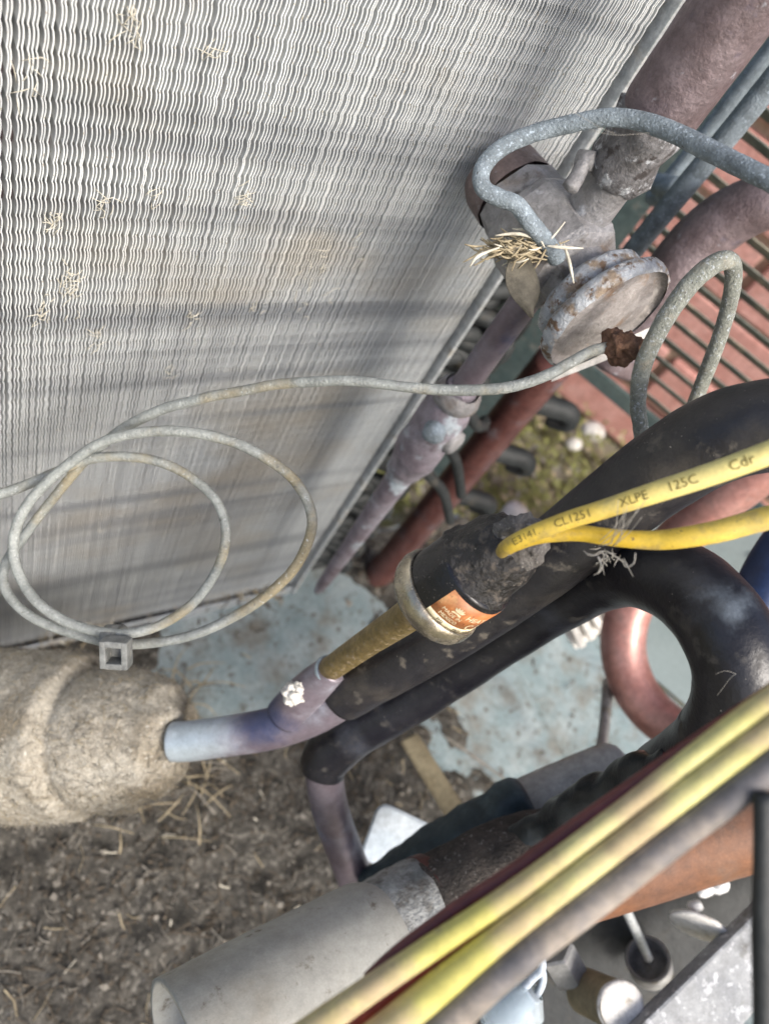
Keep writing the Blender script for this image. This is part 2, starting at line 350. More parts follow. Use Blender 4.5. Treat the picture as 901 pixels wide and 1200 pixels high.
# ================================================================== COIL
YC, XE = .2225, .2605
ZT = .60
coil = empty('condenser_coil', (XE, YC, 0), 'tall coil of wavy silver fins with dusty brown patches', 'heat exchanger')
PITCH = .00134
def fin_mesh(seed):
    rnd = random.Random(seed)
    per = .0070; n = int((ZT - .012) / per); V = []; Fc = []
    ph = [(0, -1), (.13, .15), (.36, .75), (.6, .55), (.84, -.35)]
    th = .00022; dep = .019; k = 0
    bends = [(rnd.uniform(.03, ZT), rnd.uniform(.008, .03), rnd.uniform(-.0006, .0006)) for _ in range(4)]
    for i in range(n):
        amp = .00028 * (1 + .25 * noise.noise(Vector((seed * 3.1, i * .31, 0))))
        for (p, x) in ph:
            z = ZT - (i + p) * per
            bx = sum(a * math.exp(-((z - c) / w) ** 2) for c, w, a in bends) + .00016 * noise.noise(Vector((seed * 5.3, z * 60, 2)))
            xx = x * amp + bx; yy = .0003 * noise.noise(Vector((seed, z * 40, 7)))
            xb = bx * .15 + x * amp * .8
            V += [Vector((xx - th, yy, z)), Vector((xx + th, yy, z)), Vector((xb + th, dep, z)), Vector((xb - th, dep, z))]
    m = len(V) // 4
    for i in range(m - 1):
        a = i * 4; b = a + 4
        Fc += [(a, a + 1, b + 1, b), (a + 1, a + 2, b + 2, b + 1), (a + 3, a, b, b + 3)]
    me = bpy.data.meshes.new('fin'); me.from_pydata([tuple(v) for v in V], [], Fc); me.materials.append(mt['fin']); me.update(); return me
fms = [fin_mesh(s) for s in range(12)]
x = -.11; i = 0
while x < XE - .003:
    f = bpy.data.objects.new('fin', fms[random.randrange(12)]); f.parent = coil
    f.location = (x - XE + random.uniform(-.00007, .00007) + .00035 * NT((x, 3, 0), 140), random.uniform(-.0002, .0002), 0)
    f.rotation_euler = (0, random.uniform(-.0007, .0007), random.uniform(-.010, .010) + (.03 * NT((x, 0, 0), 60)))
    COL.objects.link(f); x += PITCH
obj('coil_core', [box((XE / 2 - .05, YC + .0195, ZT / 2 + .004), XE + .1, .002, ZT - .012)], mt['core'], coil, smooth=False)
for k in range(27):
    z = .02 + k * .0215
    obj('coil_tube', [tube([(Vector((-.12, YC + .0105, z)), .0042), (Vector((XE + .004, YC + .0105, z)), .0042)], 10, 1)], mt['copper_dark'], coil)
obj('end_plate', [box((XE + .0012, YC + .010, ZT / 2), .0026, .030, ZT, bev=.0006)], mt['galv'], coil, smooth=False)
# bottom channel with a folded lip
obj('bottom_rail', [box((XE / 2 - .06, YC - .0035, .0065), XE + .115, .0016, .013, bev=.0004), box((XE / 2 - .06, YC + .006, .003), XE + .115, .018, .0014)], mt['galv'], coil, smooth=False)
# tube sheet: a folded strip beside the fins, punched for the return bends
def punched(x0, x1, z0, z1, y, hole_r, pitch):
    V = []; Fc = []; nz_ = int((z1 - z0) / pitch); w = x1 - x0; ns = 16
    for k in range(nz_):
        cz = z0 + (k + .5) * pitch; cx = x0 + w * (.40 if k % 2 else .62); o = len(V)
        for a in range(ns):
            t = 2 * PI * (a + .5) / ns; c, s = math.cos(t), math.sin(t)
            V.append(Vector((cx + hole_r * c, y, cz + hole_r * s)))
        for a in range(ns):
            t = 2 * PI * (a + .5) / ns; c, s = math.cos(t), math.sin(t); q = max(abs(c), abs(s)); c /= q; s /= q
            V.append(Vector(((x1 if c > 0 else x0) if abs(c) > .999 else cx + c * (x1 - cx if c > 0 else cx - x0), y, cz + s * pitch / 2)))
        for a in range(ns): V.append(V[o + a] + Vector((0, .006, 0)))
        for a in range(ns):
            b = (a + 1) % ns
            Fc += [(o + a, o + b, o + ns + b, o + ns + a), (o + a, o + 2 * ns + a, o + 2 * ns + b, o + b)]
        c0 = len(V)
        V += [Vector((x0, y, cz - pitch / 2)), Vector((x1, y, cz - pitch / 2)), Vector((x1, y, cz + pitch / 2)), Vector((x0, y, cz + pitch / 2))]
        ring = [o + ns + a for a in range(ns)]
        # fill the four corners
        q = ns // 4
        Fc += [(ring[q // 2 - 1 + 0], c0 + 2, ring[q // 2]), (ring[q // 2 - 1 + q], c0 + 3, ring[q // 2 + q]),
               (ring[q // 2 - 1 + 2 * q], c0 + 0, ring[q // 2 + 2 * q]), (ring[q // 2 - 1 + 3 * q], c0 + 1, ring[(q // 2 + 3 * q) % ns])]
    return V, Fc
obj('tube_sheet', [punched(XE + .0028, XE + .075, .26, ZT, YC + .024, .0065, .040)], mt['panel'], coil, smooth=False)
obj('sheet_backing', [box((XE + .04, YC + .040, .43), .08, .002, .34)], mt['core'], coil, smooth=False)
# return bends sticking out beside the end plate
for k in range(13):
    z = .03 + k * .026; y0 = YC + .006 + (k % 2) * .014; xo = .006 * (k % 2)
    pts = [(Vector((XE + .002, y0, z)), .0048), (Vector((XE + .018 + xo, y0, z)), .0050), (Vector((XE + .030 + xo, y0, z + .005)), .0050),
           (Vector((XE + .030 + xo, y0, z + .014)), .0050), (Vector((XE + .018 + xo, y0, z + .019)), .0050), (Vector((XE + .002, y0, z + .019)), .0048)]
    obj('return_bend', [tube(pts, 12, 6)], mt['dark_metal'], coil)
for col, (bx, by) in enumerate(((.030, -.004), (.044, .008), (.060, .020))):     # the crossing rows of bends further back
    for k in range(10):
        z = .04 + k * .029 + col * .009; q = Vector((XE + bx, YC + by, z))
        pts = [(q + Vector((-.026, .020, 0)), .0050), (q + Vector((-.006, .008, 0)), .0052), (q + Vector((0, -.004, .004)), .0054), (q + Vector((.001, -.006, .010)), .0054),
               (q + Vector((0, -.004, .016)), .0054), (q + Vector((-.006, .008, .020)), .0052), (q + Vector((-.026, .020, .020)), .0050)]
        obj('return_bend', [tube(pts, 12, 5)], mt['dark_metal'], coil)
obj('bend_bracket', [box((XE + .030, YC + .050, .16), .060, .0016, .31)], mt['panel'], coil, smooth=False)

# ================================================================== LOUVRE PANEL
lou = empty('louvre_panel', LP(-.08, 0), 'dark green slatted panel on the right in front of red brick', 'louvre')
obj('corner_post', [box(LP(-.15, .32), .14, .60, .0016, LD, (0, 0, 1))], mt['panel'], lou, smooth=False)
obj('bottom_frame', [box(LP(.13, .222), .42, .014, .004, LD, (0, 0, 1), .001)], mt['panel'], lou, smooth=False)
tilt = math.radians(48); sx = (LN * math.cos(tilt) - Vector((0, 0, 1)) * math.sin(tilt))
k = 0
while True:
    z = .236 + k * .0148
    if z > .62: break
    ln = .44; c = LP(-.08 + ln / 2, z, .004)
    s_ = obj('slat', [box(c, ln, .0095, .0011, LD, sx, .0003)], mt['slat'], lou, smooth=False)
    k += 1
sp = empty('side_panel', LP(.28, 0), 'smooth pale teal sheet metal panel behind the black bend', 'panel')
obj('sheet', [box(LP(.30, .106), .44, .208, .0016, LD, (0, 0, 1), .0004)], mt['teal'], sp, smooth=False)
obj('fold', [box(LP(.0815, .106, -.006), .0022, .206, .012, LD, (0, 0, 1), .0004)], mt['teal'], sp, smooth=False)
for (s, z) in ((.16, .19), (.30, .19), (.16, .02)):
    obj('screw', [lathe(LP(s, z, -.0008), -LN, [(0, .0042), (.001, .0042), (.0022, .003), (.0026, 0.00001)], 12)], mt['galv'], sp)

# ================================================================== BASE PAN, DIRT, LITTER
XR = lambda y: (.5337 - .503 * y) / .865 - .004
def ridge(p, a, b, w):
    ab = (b - a).to_2d(); ap = (p - a).to_2d(); t = max(0, min(1, ap.dot(ab) / ab.dot(ab))); d = (ap - ab * t).length
    return 1 / (1 + math.exp((d - w) / .0016))
RID = [(PZ(575, 760), PZ(665, 930), .011), (PZ(650, 700), PZ(790, 900), .012)]
def pan_h(p): return sum(.009 * ridge(p, *r) for r in RID)
pan = empty('base_pan', (.2, 0, 0), 'dirty teal sheet metal base pan under all the pipes', 'pan')
def pan_grid():
    V = []; Fc = []; nu, nv = 190, 130; y0, y1 = -.40, .262
    for j in range(nv + 1):
        y = y0 + (y1 - y0) * j / nv
        for i in range(nu + 1):
            x = -.34 + (XR(y) + .34) * i / nu; p = Vector((x, y, 0)); p.z = pan_h(p) + .0006 * NT(p, 18); V.append(p)
    for j in range(nv):
        for i in range(nu):
            a = j * (nu + 1) + i; Fc.append((a, a + 1, a + nu + 2, a + nu + 1))
    return V, Fc
obj('pan_sheet', [pan_grid()], mt['pan'], pan)
obj('pan_rim', [box((.0, .263, -.014), .70, .0015, .05), box((-.341, -.07, -.014), .0015, .665, .05)], mt['pan'], pan, smooth=False)

EXPO = [(PZ(300, 775), .050, .030), (PZ(245, 800), .030, .02), (PZ(360, 740), .05, .035), 
        (PZ(640, 800), .085, .075), (PZ(720, 740), .10, .07), (PZ(600, 760), .05, .06), (PZ(820, 780), .14, .09), (PZ(700, 860), .08, .07), (PZ(800, 1150), .10, .06), (PZ(690, 690), .05, .04)]
EXPO = [(c, a * 1.0, b) for c, a, b in EXPO]
def dirt_h(p):
    h = .0062 + .0050 * NT(p, 22) + .0040 * NT(p, 70) + .0022 * NT(p, 190)
    for c, a, b in EXPO:
        d = (p - c); q = math.sqrt((d.x / (a + b * .5)) ** 2 + (d.y / (a + b * .3)) ** 2) + .35 * NT(p, 35)
        h -= .022 * max(0, 1.25 - q) ** .8 if q < 1.25 else 0
    return h
def dirt_grid():
    V = []; Fc = []; nu, nv = 230, 160; y0, y1 = -.395, .255
    for j in range(nv + 1):
        y = y0 + (y1 - y0) * j / nv
        for i in range(nu + 1):
            x = -.335 + (XR(y) - .004 + .335) * i / nu; p = Vector((x, y, 0)); p.z = max(dirt_h(p), -.006); V.append(p)
    for j in range(nv):
        for i in range(nu):
            a = j * (nu + 1) + i; Fc.append((a, a + 1, a + nu + 2, a + nu + 1))
    return V, Fc
tag(obj('soil', [dirt_grid()], mt['soil']), 'dark brown soil and rotted leaf litter over the pan', 'soil', kind='stuff')

def rot_basis():
    a = random.uniform(0, 2 * PI); t = random.gauss(0, .35)
    e = Vector((math.cos(a) * math.cos(t), math.sin(a) * math.cos(t), math.sin(t)))
    s = e.cross(Vector((random.gauss(0, .3), random.gauss(0, .3), 1))).normalized(); return e, s
def flake(c, L, w, curl=.2):
    e, s = rot_basis(); n = s.cross(e)
    V = [c - e * L / 2, c - e * L * .1 + s * w / 2 + n * curl * L * .3, c - e * L * .1 - s * w / 2 + n * curl * L * .2, c + e * L / 2 + n * curl * L * .1]
    return V, [(0, 2, 1), (1, 2, 3)]
def blade(c, L, w):
    e, s = rot_basis(); n = s.cross(e); b = random.uniform(-.15, .15) * L
    V = []
    for t in (-.5, 0, .5):
        q = c + e * t * L + s * b * (1 - 4 * t * t)
        V += [q + s * w / 2, q - s * w / 2, q + n * w * .6]
    Fc = []
    for i in (0, 3):
        for k in range(3): Fc.append((i + k, i + (k + 1) % 3, i + 3 + (k + 1) % 3, i + 3 + k))
    return V, Fc
groups = {'dark': [], 'grey': [], 'straw': [], 'pale': []}
cnt = 0
while cnt < 13000:
    y = random.uniform(-.30, .25); x = random.uniform(-.32, XR(y) - .01); p = Vector((x, y, 0)); h = dirt_h(p)
    if h < .001 and random.random() > .04: continue
    p.z = max(h, pan_h(p)) + random.uniform(.0003, .003); cnt += 1; q = random.random()
    if q < .44: groups['dark'].append(flake(p, random.uniform(.002, .007), random.uniform(.001, .003)))
    elif q < .60: groups['grey'].append(flake(p, random.uniform(.0015, .005), random.uniform(.0008, .0022)))
    elif q < .72: groups['grey'].append(blade(p, random.uniform(.005, .016), random.uniform(.0004, .0009)))
    elif q < .93: groups['dark'].append(blade(p, random.uniform(.005, .02), random.uniform(.0005, .0012)))
    elif q < .955: groups['straw'].append(blade(p, random.uniform(.005, .020), random.uniform(.0005, .0011)))
    elif q < .972: groups['pale'].append(blade(p, random.uniform(.003, .010), random.uniform(.0006, .0013)))
    else: groups['grey'].append(flake(p, random.uniform(.004, .010), random.uniform(.002, .006)))
lit_parts = [('litter_dark', groups['dark']), ('litter_grey', groups['grey']), ('straw', groups['straw']), ('straw_pale', groups['pale'])]
allp = []; idx = []
for mi, (mn, ps) in enumerate(lit_parts):
    for q in ps: allp.append(q); idx += [mi] * len(q[1])
lit = obj('leaf_litter', allp, [mt[a] for a, _ in lit_parts], smooth=False); lit.data.polygons.foreach_set('material_index', idx)
tag(lit, 'loose brown leaf flakes and straw bits scattered over the soil', 'litter', kind='stuff')

# heaped debris at the foot of the coil
deb = []; idx = []
for _ in range(900):
    u = random.gauss(35, 45) if random.random() < .6 else random.uniform(-60, 330); v = random.gauss(728, 12) if u < 130 else random.gauss(700 - (u - 130) * .05, 10)
    p = PZ(u, v, .006); p.z = random.uniform(.004, .022); 
    deb.append(blade(p, random.uniform(.006, .024), random.uniform(.0006, .0014)) if random.random() < .6 else flake(p, random.uniform(.004, .012), random.uniform(.002, .005)))
    idx += [random.choice((0, 1, 2, 2, 3))] * len(deb[-1][1])
o = obj('straw_debris', deb, [mt['litter_dark'], mt['litter_grey'], mt['straw'], mt['straw_pale']], smooth=False); o.data.polygons.foreach_set('material_index', idx)
tag(o, 'tan straw and leaf scraps heaped along the foot of the fins', 'debris', kind='stuff')

# fluff caught in the fins
fl = []; 
for (u, v, n, sp_) in [(82, 335, 26, 9), (150, 40, 8, 10), (60, 262, 8, 3), (122, 240, 8, 5), (285, 235, 10, 6), (50, 370, 12, 8), (222, 375, 8, 6), (300, 355, 5, 5), (150, 20, 6, 6), (35, 100, 9, 12), (360, 350, 8, 14), (200, 440, 5, 6), (110, 395, 9, 7), (420, 290, 5, 6), (380, 320, 8, 12), (65, 255, 5, 4), (180, 225, 5, 6), (245, 60, 5, 6), (110, 560, 8, 40), (190, 600, 8, 40)]:
    for _ in range(n):
        c = PY(u + random.gauss(0, sp_ * .8), v + random.gauss(0, sp_ * 1.3), YC - random.uniform(.0008, .004))
        L = random.uniform(.002, .008); a = random.gauss(1.2, .8); e = Vector((math.cos(a), random.uniform(-.3, .1), math.sin(a))).normalized()
        m_ = c + Vector((random.gauss(0, .0012), -.0008, random.gauss(0, .0012)))
        fl.append(tube([(c - e * L / 2, .00008), (m_, .00015), (c + e * L / 2, .00007)], 4, 2))
tag(obj('fluff', fl, mt['straw_pale']), 'pale straw fibres and fluff caught on the fins', 'fluff', kind='stuff')

for_gr = []; idg = []
for _ in range(70):
    u = random.gauss(190, 60); v = random.gauss(935, 30) if random.random() < .6 else random.gauss(835, 22); 
    if v < 880: u = random.gauss(222, 14)
    p = PZ(u, v, .012); e = Vector((random.gauss(0, 1), random.gauss(0, 1), random.uniform(.1, .8))).normalized(); L_ = random.uniform(.012, .04)
    for_gr.append(tube([(p, .0006), (p + e * L_ * .5 + Vector((0, 0, .004)), .0005), (p + e * L_ + w2((random.gauss(0, .004), random.gauss(0, .004), 0)), .0002)], 5, 3)); idg += [random.choice((0, 1, 2, 2))] * len(for_gr[-1][1])
o = obj('dry_grass', for_gr, [mt['litter_dark'], mt['litter_grey'], mt['straw']]); o.data.polygons.foreach_set('material_index', idg)
tag(o, 'dry grass stalks sticking up round the tan felt end', 'grass', kind='stuff')

# moss and stones outside under the louvres
ms = []; idx = []
for _ in range(2600):
    s = random.uniform(-.18, .16); o_ = random.uniform(-.0, .30); p = LP(s, -.058, o_)
    hh = .02 + .02 * NT(p, 14); p.z += abs(random.gauss(0, hh))
    ms.append(flake(p, random.uniform(.006, .016), random.uniform(.003, .009), .5)); idx += [0 if random.random() < .75 else (1 if random.random() < .5 else 2)] * 2
o = obj('moss', ms, [mt['moss'], mt['straw'], mt['litter_grey']], smooth=False); o.data.polygons.foreach_set('material_index', idx)
tag(o, 'yellow green moss and weeds on the ground below the louvres', 'moss', kind='stuff')
STN = [(695, 505, 13, 'white stone lying on the moss left of the black pipe'), (672, 520, 9, 'small pale stone left of the larger white stone on the moss'), (720, 545, 10, 'pale stone on the moss close under the black pipe'),
       (552, 547, 12, 'white stone between the two vertical copper pipes'), (603, 602, 16, 'white stone just above the top of the pressure switch')]
for (u, v, r, lab) in STN:
    p = PZ(u, v, -.03); d = (p - CAMP).dot(-B_); R = r * d / F; bm = bmesh.new(); bmesh.ops.create_icosphere(bm, subdivisions=2, radius=R)
    V = [p + Vector((q.co.x * 1.3, q.co.y, q.co.z * .7)) * (1 + .25 * NT(q.co + p, 60)) for q in bm.verts]; bm.verts.index_update(); Fc = [tuple(a.index for a in f.verts) for f in bm.faces]; bm.free()
    tag(obj('stone', [(V, Fc)], mt['stone'], smooth=True), lab, 'stone', 'pale stones on the moss')

# ================================================================== VALVE ASSEMBLY (vertical line at VX, VY)
VX, VY = .225, .170
def ZV(v, x=VX, y=VY):
    A = AX * x + AY * y + DWN * H; B = -DWN; k = (v - 600) / F
    return (A.y - k * A.z) / (k * B.z - B.y)
def vz(v, r): return (Vector((VX, VY, ZV(v))), r)
val = empty('expansion_valve', (VX, VY, ZV(270)), 'weathered brass valve with a round rusty diaphragm disc at its front', 'valve')
VZ0 = .421
YA = Vector((.10, -1, 0)).normalized()
def VB(y): return Vector((VX - .002 + (.17 - y) * .10, y, VZ0))
obj('body', [lathe(VB(.200), YA, [(0, .00001), (0, .0135), (.0015, .0175), (.010, .0182), (.0120, .0200), (.0150, .0216), (.038, .0218), (.041, .0205), (.0430, .0155), (.054, .0145)], 8, jit=.0006)], mt['valve'], val, smooth=False)
obj('end_cap', [lathe(VB(.2165), YA, [(0, .00001), (.0003, .0105), (.0012, .0135), (.003, .0155), (.006, .0165), (.0168, .0168)], 32, jit=.0007, js=130)], mt['valve_brown'], val)
obj('neck_ring', [lathe(VB(.151), YA, [(0, .013), (.001, .0195), (.003, .0215), (.007, .0215), (.009, .020)], 40, jit=.0005)], mt['rusty'], val)
dsk = obj('diaphragm_disc', [lathe(VB(.1425), YA, [(0, .0185), (.0010, .0235), (.0025, .0256), (.0052, .0262), (.0078, .0258), (.0088, .0245)], 56, jit=.0006, js=160)], mt['rusty'], val)
obj('disc_face', [lathe(VB(.1345), YA, [(0, .0246), (-.0016, .0236), (-.0022, .021), (-.0008, .0195), (-.0012, .014), (.0003, .012), (.0003, .007), (.0012, .006), (.0012, .00001)], 56, jit=.0003)], mt['rust_face'], dsk)
knob_c = P(727, 406, .2665)
obj('sealed_stub', [blob(P(729, 407, .2645), .0054, .0026, 260), blob(P(719, 398, .268), .0042, .0016, 300), blob(P(722, 408, .2655), .0040, .0014, 400)], mt['rust'], val)
obj('inlet_stub', [lathe((VX, VY, ZV(262)), (0, 0, 1), [(0, .0088), (ZV(205) - ZV(262), .0088)], 28)], mt['valve'], val)
# collar + brazed lump
zc = ZV(205)
obj('brazed_collar', [lathe((VX, VY, zc - .002), (0, 0, 1), [(0, .0092), (.001, .0112), (.006, .0122), (.013, .0118), (.020, .0128), (.024, .0125), (.026, .010)], 28, jit=.0018, js=170)], mt['braze'], val)
obj('collar_lug', [tube([(P(683, 193, .262), .0028), (P(676, 207, .262), .0026), (P(668, 221, .262), .0030)], 10, 5, jit=.0006, round_end=True), lathe(P(686, 188, .263), (.4, -.7, .4), [(-.003, .00001), (-.003, .0032), (.003, .0034), (.0035, .00001)], 12, jit=.0004)], mt['valve'], val)
obj('outlet_stub', [lathe((VX, VY, ZV(300)), (0, 0, -1), [(0, .0064), (ZV(300) - ZV(452), .0064)], 28, jit=.0003)], mt['copper_blue'], val)

hp = obj('suction_pipe', [tube([vz(152, .0072), vz(146, .0105), vz(136, .0125), vz(110, .0130), vz(40, .0131), vz(-60, .0132), vz(-140, .0132)], 36, 8, jit=.00025, js=120)], mt['copper_dark'])
tag(hp, 'thick purple brown copper pipe rising out at the top right corner', 'pipe')
# distributor below the valve
dis = empty('distributor', (VX, VY, ZV(560)), 'blotchy purple grey distributor body tapering to a tube below the valve', 'fitting')
pr = [(452, .0072), (447, .0088), (470, .0100), (480, .0118), (505, .0124), (528, .0124), (546, .0102), (556, .0078)]
obj('body', [tube([vz(v, r) for v, r in sorted(pr)][1:], 28, 6, jit=.0012, js=110)], mt['dist'], dis)
obj('hex_collar', [lathe((VX, VY, ZV(470)), (0, 0, 1), [(0, .0100), (.001, .0112), (.004, .0116), (.008, .0110), (.010, .0090)], 26, jit=.0006, js=150)], mt['valve'], dis)
obj('round_boss', [lathe(Vector((VX, VY, ZV(487))) + Vector((-.0075, -.0065, 0)), (-.7, -.7, .1), [(0, .0055), (.006, .0055), (.0075, .004), (.0077, .00001)], 18, jit=.0003)], mt['blue_tube'], dis)
obj('side_boss', [lathe(Vector((VX, VY, ZV(498))) + Vector((.004, -.009, 0)), (.3, -.9, .1), [(0, .0065), (.004, .0065), (.0052, .005), (.0053, .00001)], 18, jit=.0004)], mt['valve'], dis)
obj('outlet_tube', [tube([vz(548, .0080), vz(570, .0070), vz(600, .0064), vz(630, .0056), vz(655, .0048), (Vector((VX, VY, ZV(675))), .0044), (Vector((VX + .001, VY + .001, ZV(690))), .0034), (Vector((VX + .002, VY + .002, ZV(697))), .0018)], 22, 6)], mt['dist'], dis)
# feeder tubes fanning off behind the distributor
for (u0, v0, u1, v1, dd) in ((505, 560, 535, 590, .47), (522, 520, 548, 560, .46), (560, 500, 575, 480, .46)):
    obj('feeder_tube', [tube([(P(u0 - 12, v0 - 18, dd - .03), .0035), (P(u0, v0, dd), .0035), (P((u0 + u1) / 2, (v0 + v1) / 2 + 3, dd + .02), .0035), (P(u1 - 8, v1 + 20, dd + .06), .0035)], 10, 6)], mt['dark_metal'], dis)

# straw caught on the valve, dead leaf
st = []
C0 = P(628, 285, .268)
for _ in range(230):
    c = P(random.gauss(604, 18), random.gauss(291, 6), random.uniform(.262, .282)); e = w2((random.gauss(1, .3), random.gauss(-.12, .45), random.gauss(0, .4))).normalized()
    L = random.uniform(.003, .011); st.append(tube([(c - e * L / 2, .0002), (c + w2((0, .0006, 0)), .00042), (c + e * L / 2, .0002)], 5, 2))
for (a, b, c_) in (((580, 276), (608, 274), (636, 283)), ((660, 285), (667, 308), (672, 332)), ((600, 268), (625, 272), (638, 290)), ((640, 288), (660, 290), (683, 291)), ((585, 290), (560, 300), (550, 313))):
    st.append(tube([(P(*a, .262), .0003), (P(*b, .2605), .00065), (P(*c_, .262), .0002)], 6, 4))
idx = [];
for i, q in enumerate(st): idx += [1 if i >= 230 or i % 7 == 0 else 0] * len(q[1])
o = obj('straw_tuft', st, [mt['straw'], mt['straw_pale']]); o.data.polygons.foreach_set('material_index', idx)
tag(o, 'tuft of tan dry straw lodged on the valve body under the blue tube', 'straw')
def leaf():
    V = []; Fc = []; a0, a1 = P(612, 296, .268), P(622, 372, .278); e = (a1 - a0); s = w2((1, -.15, .5)).normalized(); n = s.cross(e).normalized()
    for i in range(9):
        t = i / 8; w = .0068 * math.sin(PI * min(1, .12 + t * .88)) ** .6 * (1.02 - t ** 6)
        for j in (-1, -.5, 0, .5, 1): V.append(a0 + e * t + s * w * j + n * (.002 * (j * j) + .0012 * math.sin(t * 5 + j)))
    for i in range(8):
        for j in range(4): k = i * 5 + j; Fc.append((k, k + 1, k + 6, k + 5))
    m = len(V); V += [v - n * .0003 for v in V]; Fc += [tuple(m + q for q in reversed(f)) for f in Fc]
    return V, Fc
tag(obj('dry_leaf', [leaf()], mt['leaf_dry']), 'single curled grey brown dead leaf hanging under the straw tuft', 'leaf')

# ================================================================== THIN TUBES
o = obj('equalizer_tube', [tube([(c, r * .92) for c, r in px((960, 240, .205, 28), (905, 213, .212, 27), (870, 196, .218, 26.5), (830, 176, .226, 26), (790, 156, .233, 25), (750, 142, .239, 24), (710, 138, .243, 22.5), (665, 146, .247, 22), (620, 158, .250, 22), (585, 175, .251, 22), (565, 198, .251, 22), (566, 220, .252, 22), (585, 232, .253, 22), (605, 240, .2545, 22), (622, 262, .258, 23), (640, 284, .266, 23), (652, 302, .274, 24))], 18, 8, jit=.00012, js=500)], mt['blue_tube'])
tag(o, 'chalky blue grey tube arching from the right edge to the valve top', 'tube')
o = obj('process_tube', [tube([(c, r * .94) for c, r in px((757, 560, .270, 19), (750, 500, .266, 19), (747, 470, .263, 20), (752, 432, .258, 22), (768, 394, .253, 23), (788, 360, .249, 24), (812, 329, .246, 25), (837, 309, .245, 25), (854, 306, .248, 23), (859, 322, .252, 21), (855, 352, .258, 20), (845, 388, .265, 19), (832, 424, .272, 19), (818, 460, .280, 18), (800, 510, .29, 18))], 18, 8, jit=.00012, js=500)], mt['green_tube'])
tag(o, 'dusty green grey tube bent in a tall narrow hoop behind the black pipe', 'tube')

capt = [(722, 407, .2665, 14), (706, 408, .266, 15), (690, 413, .265, 15), (668, 425, .264, 15), (640, 440, .263, 15), (600, 453, .263, 15), (560, 457, .263, 15), (520, 457, .264, 15), (480, 454, .265, 14), (440, 449, .267, 14), (400, 446, .270, 14), (355, 448, .274, 14), (320, 451, .277, 14), (284, 458, .280, 14), (250, 464, .283, 14), (222, 471, .286, 14), (198, 477, .289, 14), (178, 485, .291, 14), (157, 495, .294, 14), (138, 507, .297, 13.5), (112, 528, .301, 13), (89, 552, .304, 13), (67, 579, .306, 12.5), (46, 605, .307, 12.5), (27, 631, .306, 12.5), (10, 655, .303, 13),
        (4, 680, .300, 13), (18, 707, .298, 13), (49, 729, .297, 13), (102, 747, .2965, 13), (146, 755, .296, 13), (190, 752, .295, 13), (235, 741, .294, 13.5), (284, 717, .292, 14), (324, 688, .290, 14), (352, 655, .288, 14), (366, 609, .287, 14), (346, 564, .286, 14), (302, 531, .285, 14), (257, 513, .284, 14), (204, 505, .283, 14), (151, 509, .284, 14), (111, 523, .285, 14), (66, 556, .287, 14), (35, 588, .289, 14), (18, 624, .290, 14), (19, 662, .290, 14), (40, 701, .289, 14), (75, 727, .288, 14), (115, 740, .288, 14), (155, 742, .288, 13.5), (195, 729, .290, 13), (231, 702, .292, 13), (257, 662, .295, 13), (265, 622, .297, 13), (253, 586, .298, 13), (222, 558, .299, 13), (186, 541, .300, 13), (146, 535, .300, 13), (106, 538, .299, 13), (66, 553, .297, 13), (27, 570, .295, 13.5), (-10, 582, .292, 14), (-70, 600, .288, 14)]
capo = empty('capillary_tube', P(138, 752, .292), 'thin oxidised capillary tube coiled in two loops before the fins', 'tube')
obj('tube', [tube(px(*[(u, v, d, w * .89) for u, v, d, w in capt]), 12, 6, jit=.00008, js=500)], mt['cap_tube'], capo)
zt = empty('zip_tie', P(138, 760, .283), 'grey plastic zip tie clamping the bottom of the capillary loops', 'cable tie')
ring = []
zc_ = P(134, 748, .2925); e1 = w2((0, 1, 0)); e2 = w2((0, 0, 1)); e3 = w2((1, 0, 0))
V = []; Fc = []
n = 28
for k in range(n):
    a = 2 * PI * k / n
    for (rr, sx_) in ((1, -1), (1, 1), (.82, 1), (.82, -1)):
        V.append(zc_ + e1 * math.cos(a) * .0052 * rr + e2 * math.sin(a) * .0085 * rr + e3 * sx_ * .0028)
for k in range(n):
    for j in range(4):
        Fc.append((k * 4 + j, k * 4 + (j + 1) % 4, ((k + 1) % n) * 4 + (j + 1) % 4, ((k + 1) % n) * 4 + j))
obj('strap', [(V, Fc)], mt['zip'], zt)
hc = P(137, 765, .2825); hd = []
ex, ey = w2((1, .06, 0)), w2((-.06, 1, .25))
for (dx, dy, w, h) in ((-.0041, 0, .0024, .0108), (.0038, 0, .0024, .0108), (-.0002, -.0043, .0064, .0026), (-.0002, .0043, .0064, .0024)):
    hd.append(box(hc + ex * dx + ey.normalized() * dy, w, h, .0065, ex, ey, .0006))
hd.append(box(hc - B_ * .0035 + ex * 0, .008, .011, .001, ex, ey))
obj('head', hd, mt['zip'], zt, smooth=False)

# ================================================================== PIPES BEHIND
# red-brown vertical header with dark stubs
HX, HY = .345, .215
def ZH(v): return ZV(v, HX, HY)
hdr = empty('copper_header', (HX, HY, ZH(640)), 'red brown copper header pipe slanting beside the valve with dark stubs', 'pipe')
obj('pipe', [tube([(Vector((HX, HY, ZH(v))), .0125) for v in (425, 450, 500, 560, 680, 760)], 28, 4)], mt['copper_red'], hdr)
for v in (462, 520, 572):
    z = ZH(v) - .004
    pts = [(Vector((HX + .004, HY - .003, z)), .0078), (Vector((HX + .018, HY - .010, z + .001)), .0074), (Vector((HX + .028, HY - .015, z + .001)), .0070), (Vector((HX + .034, HY - .017, z - .004)), .0062), (Vector((HX + .036, HY - .016, z - .012)), .0060), (Vector((HX + .032, HY - .006, z - .019)), .0056)]
    s_ = obj('stub', [tube(pts, 14, 6)], mt['dark_metal'], hdr)
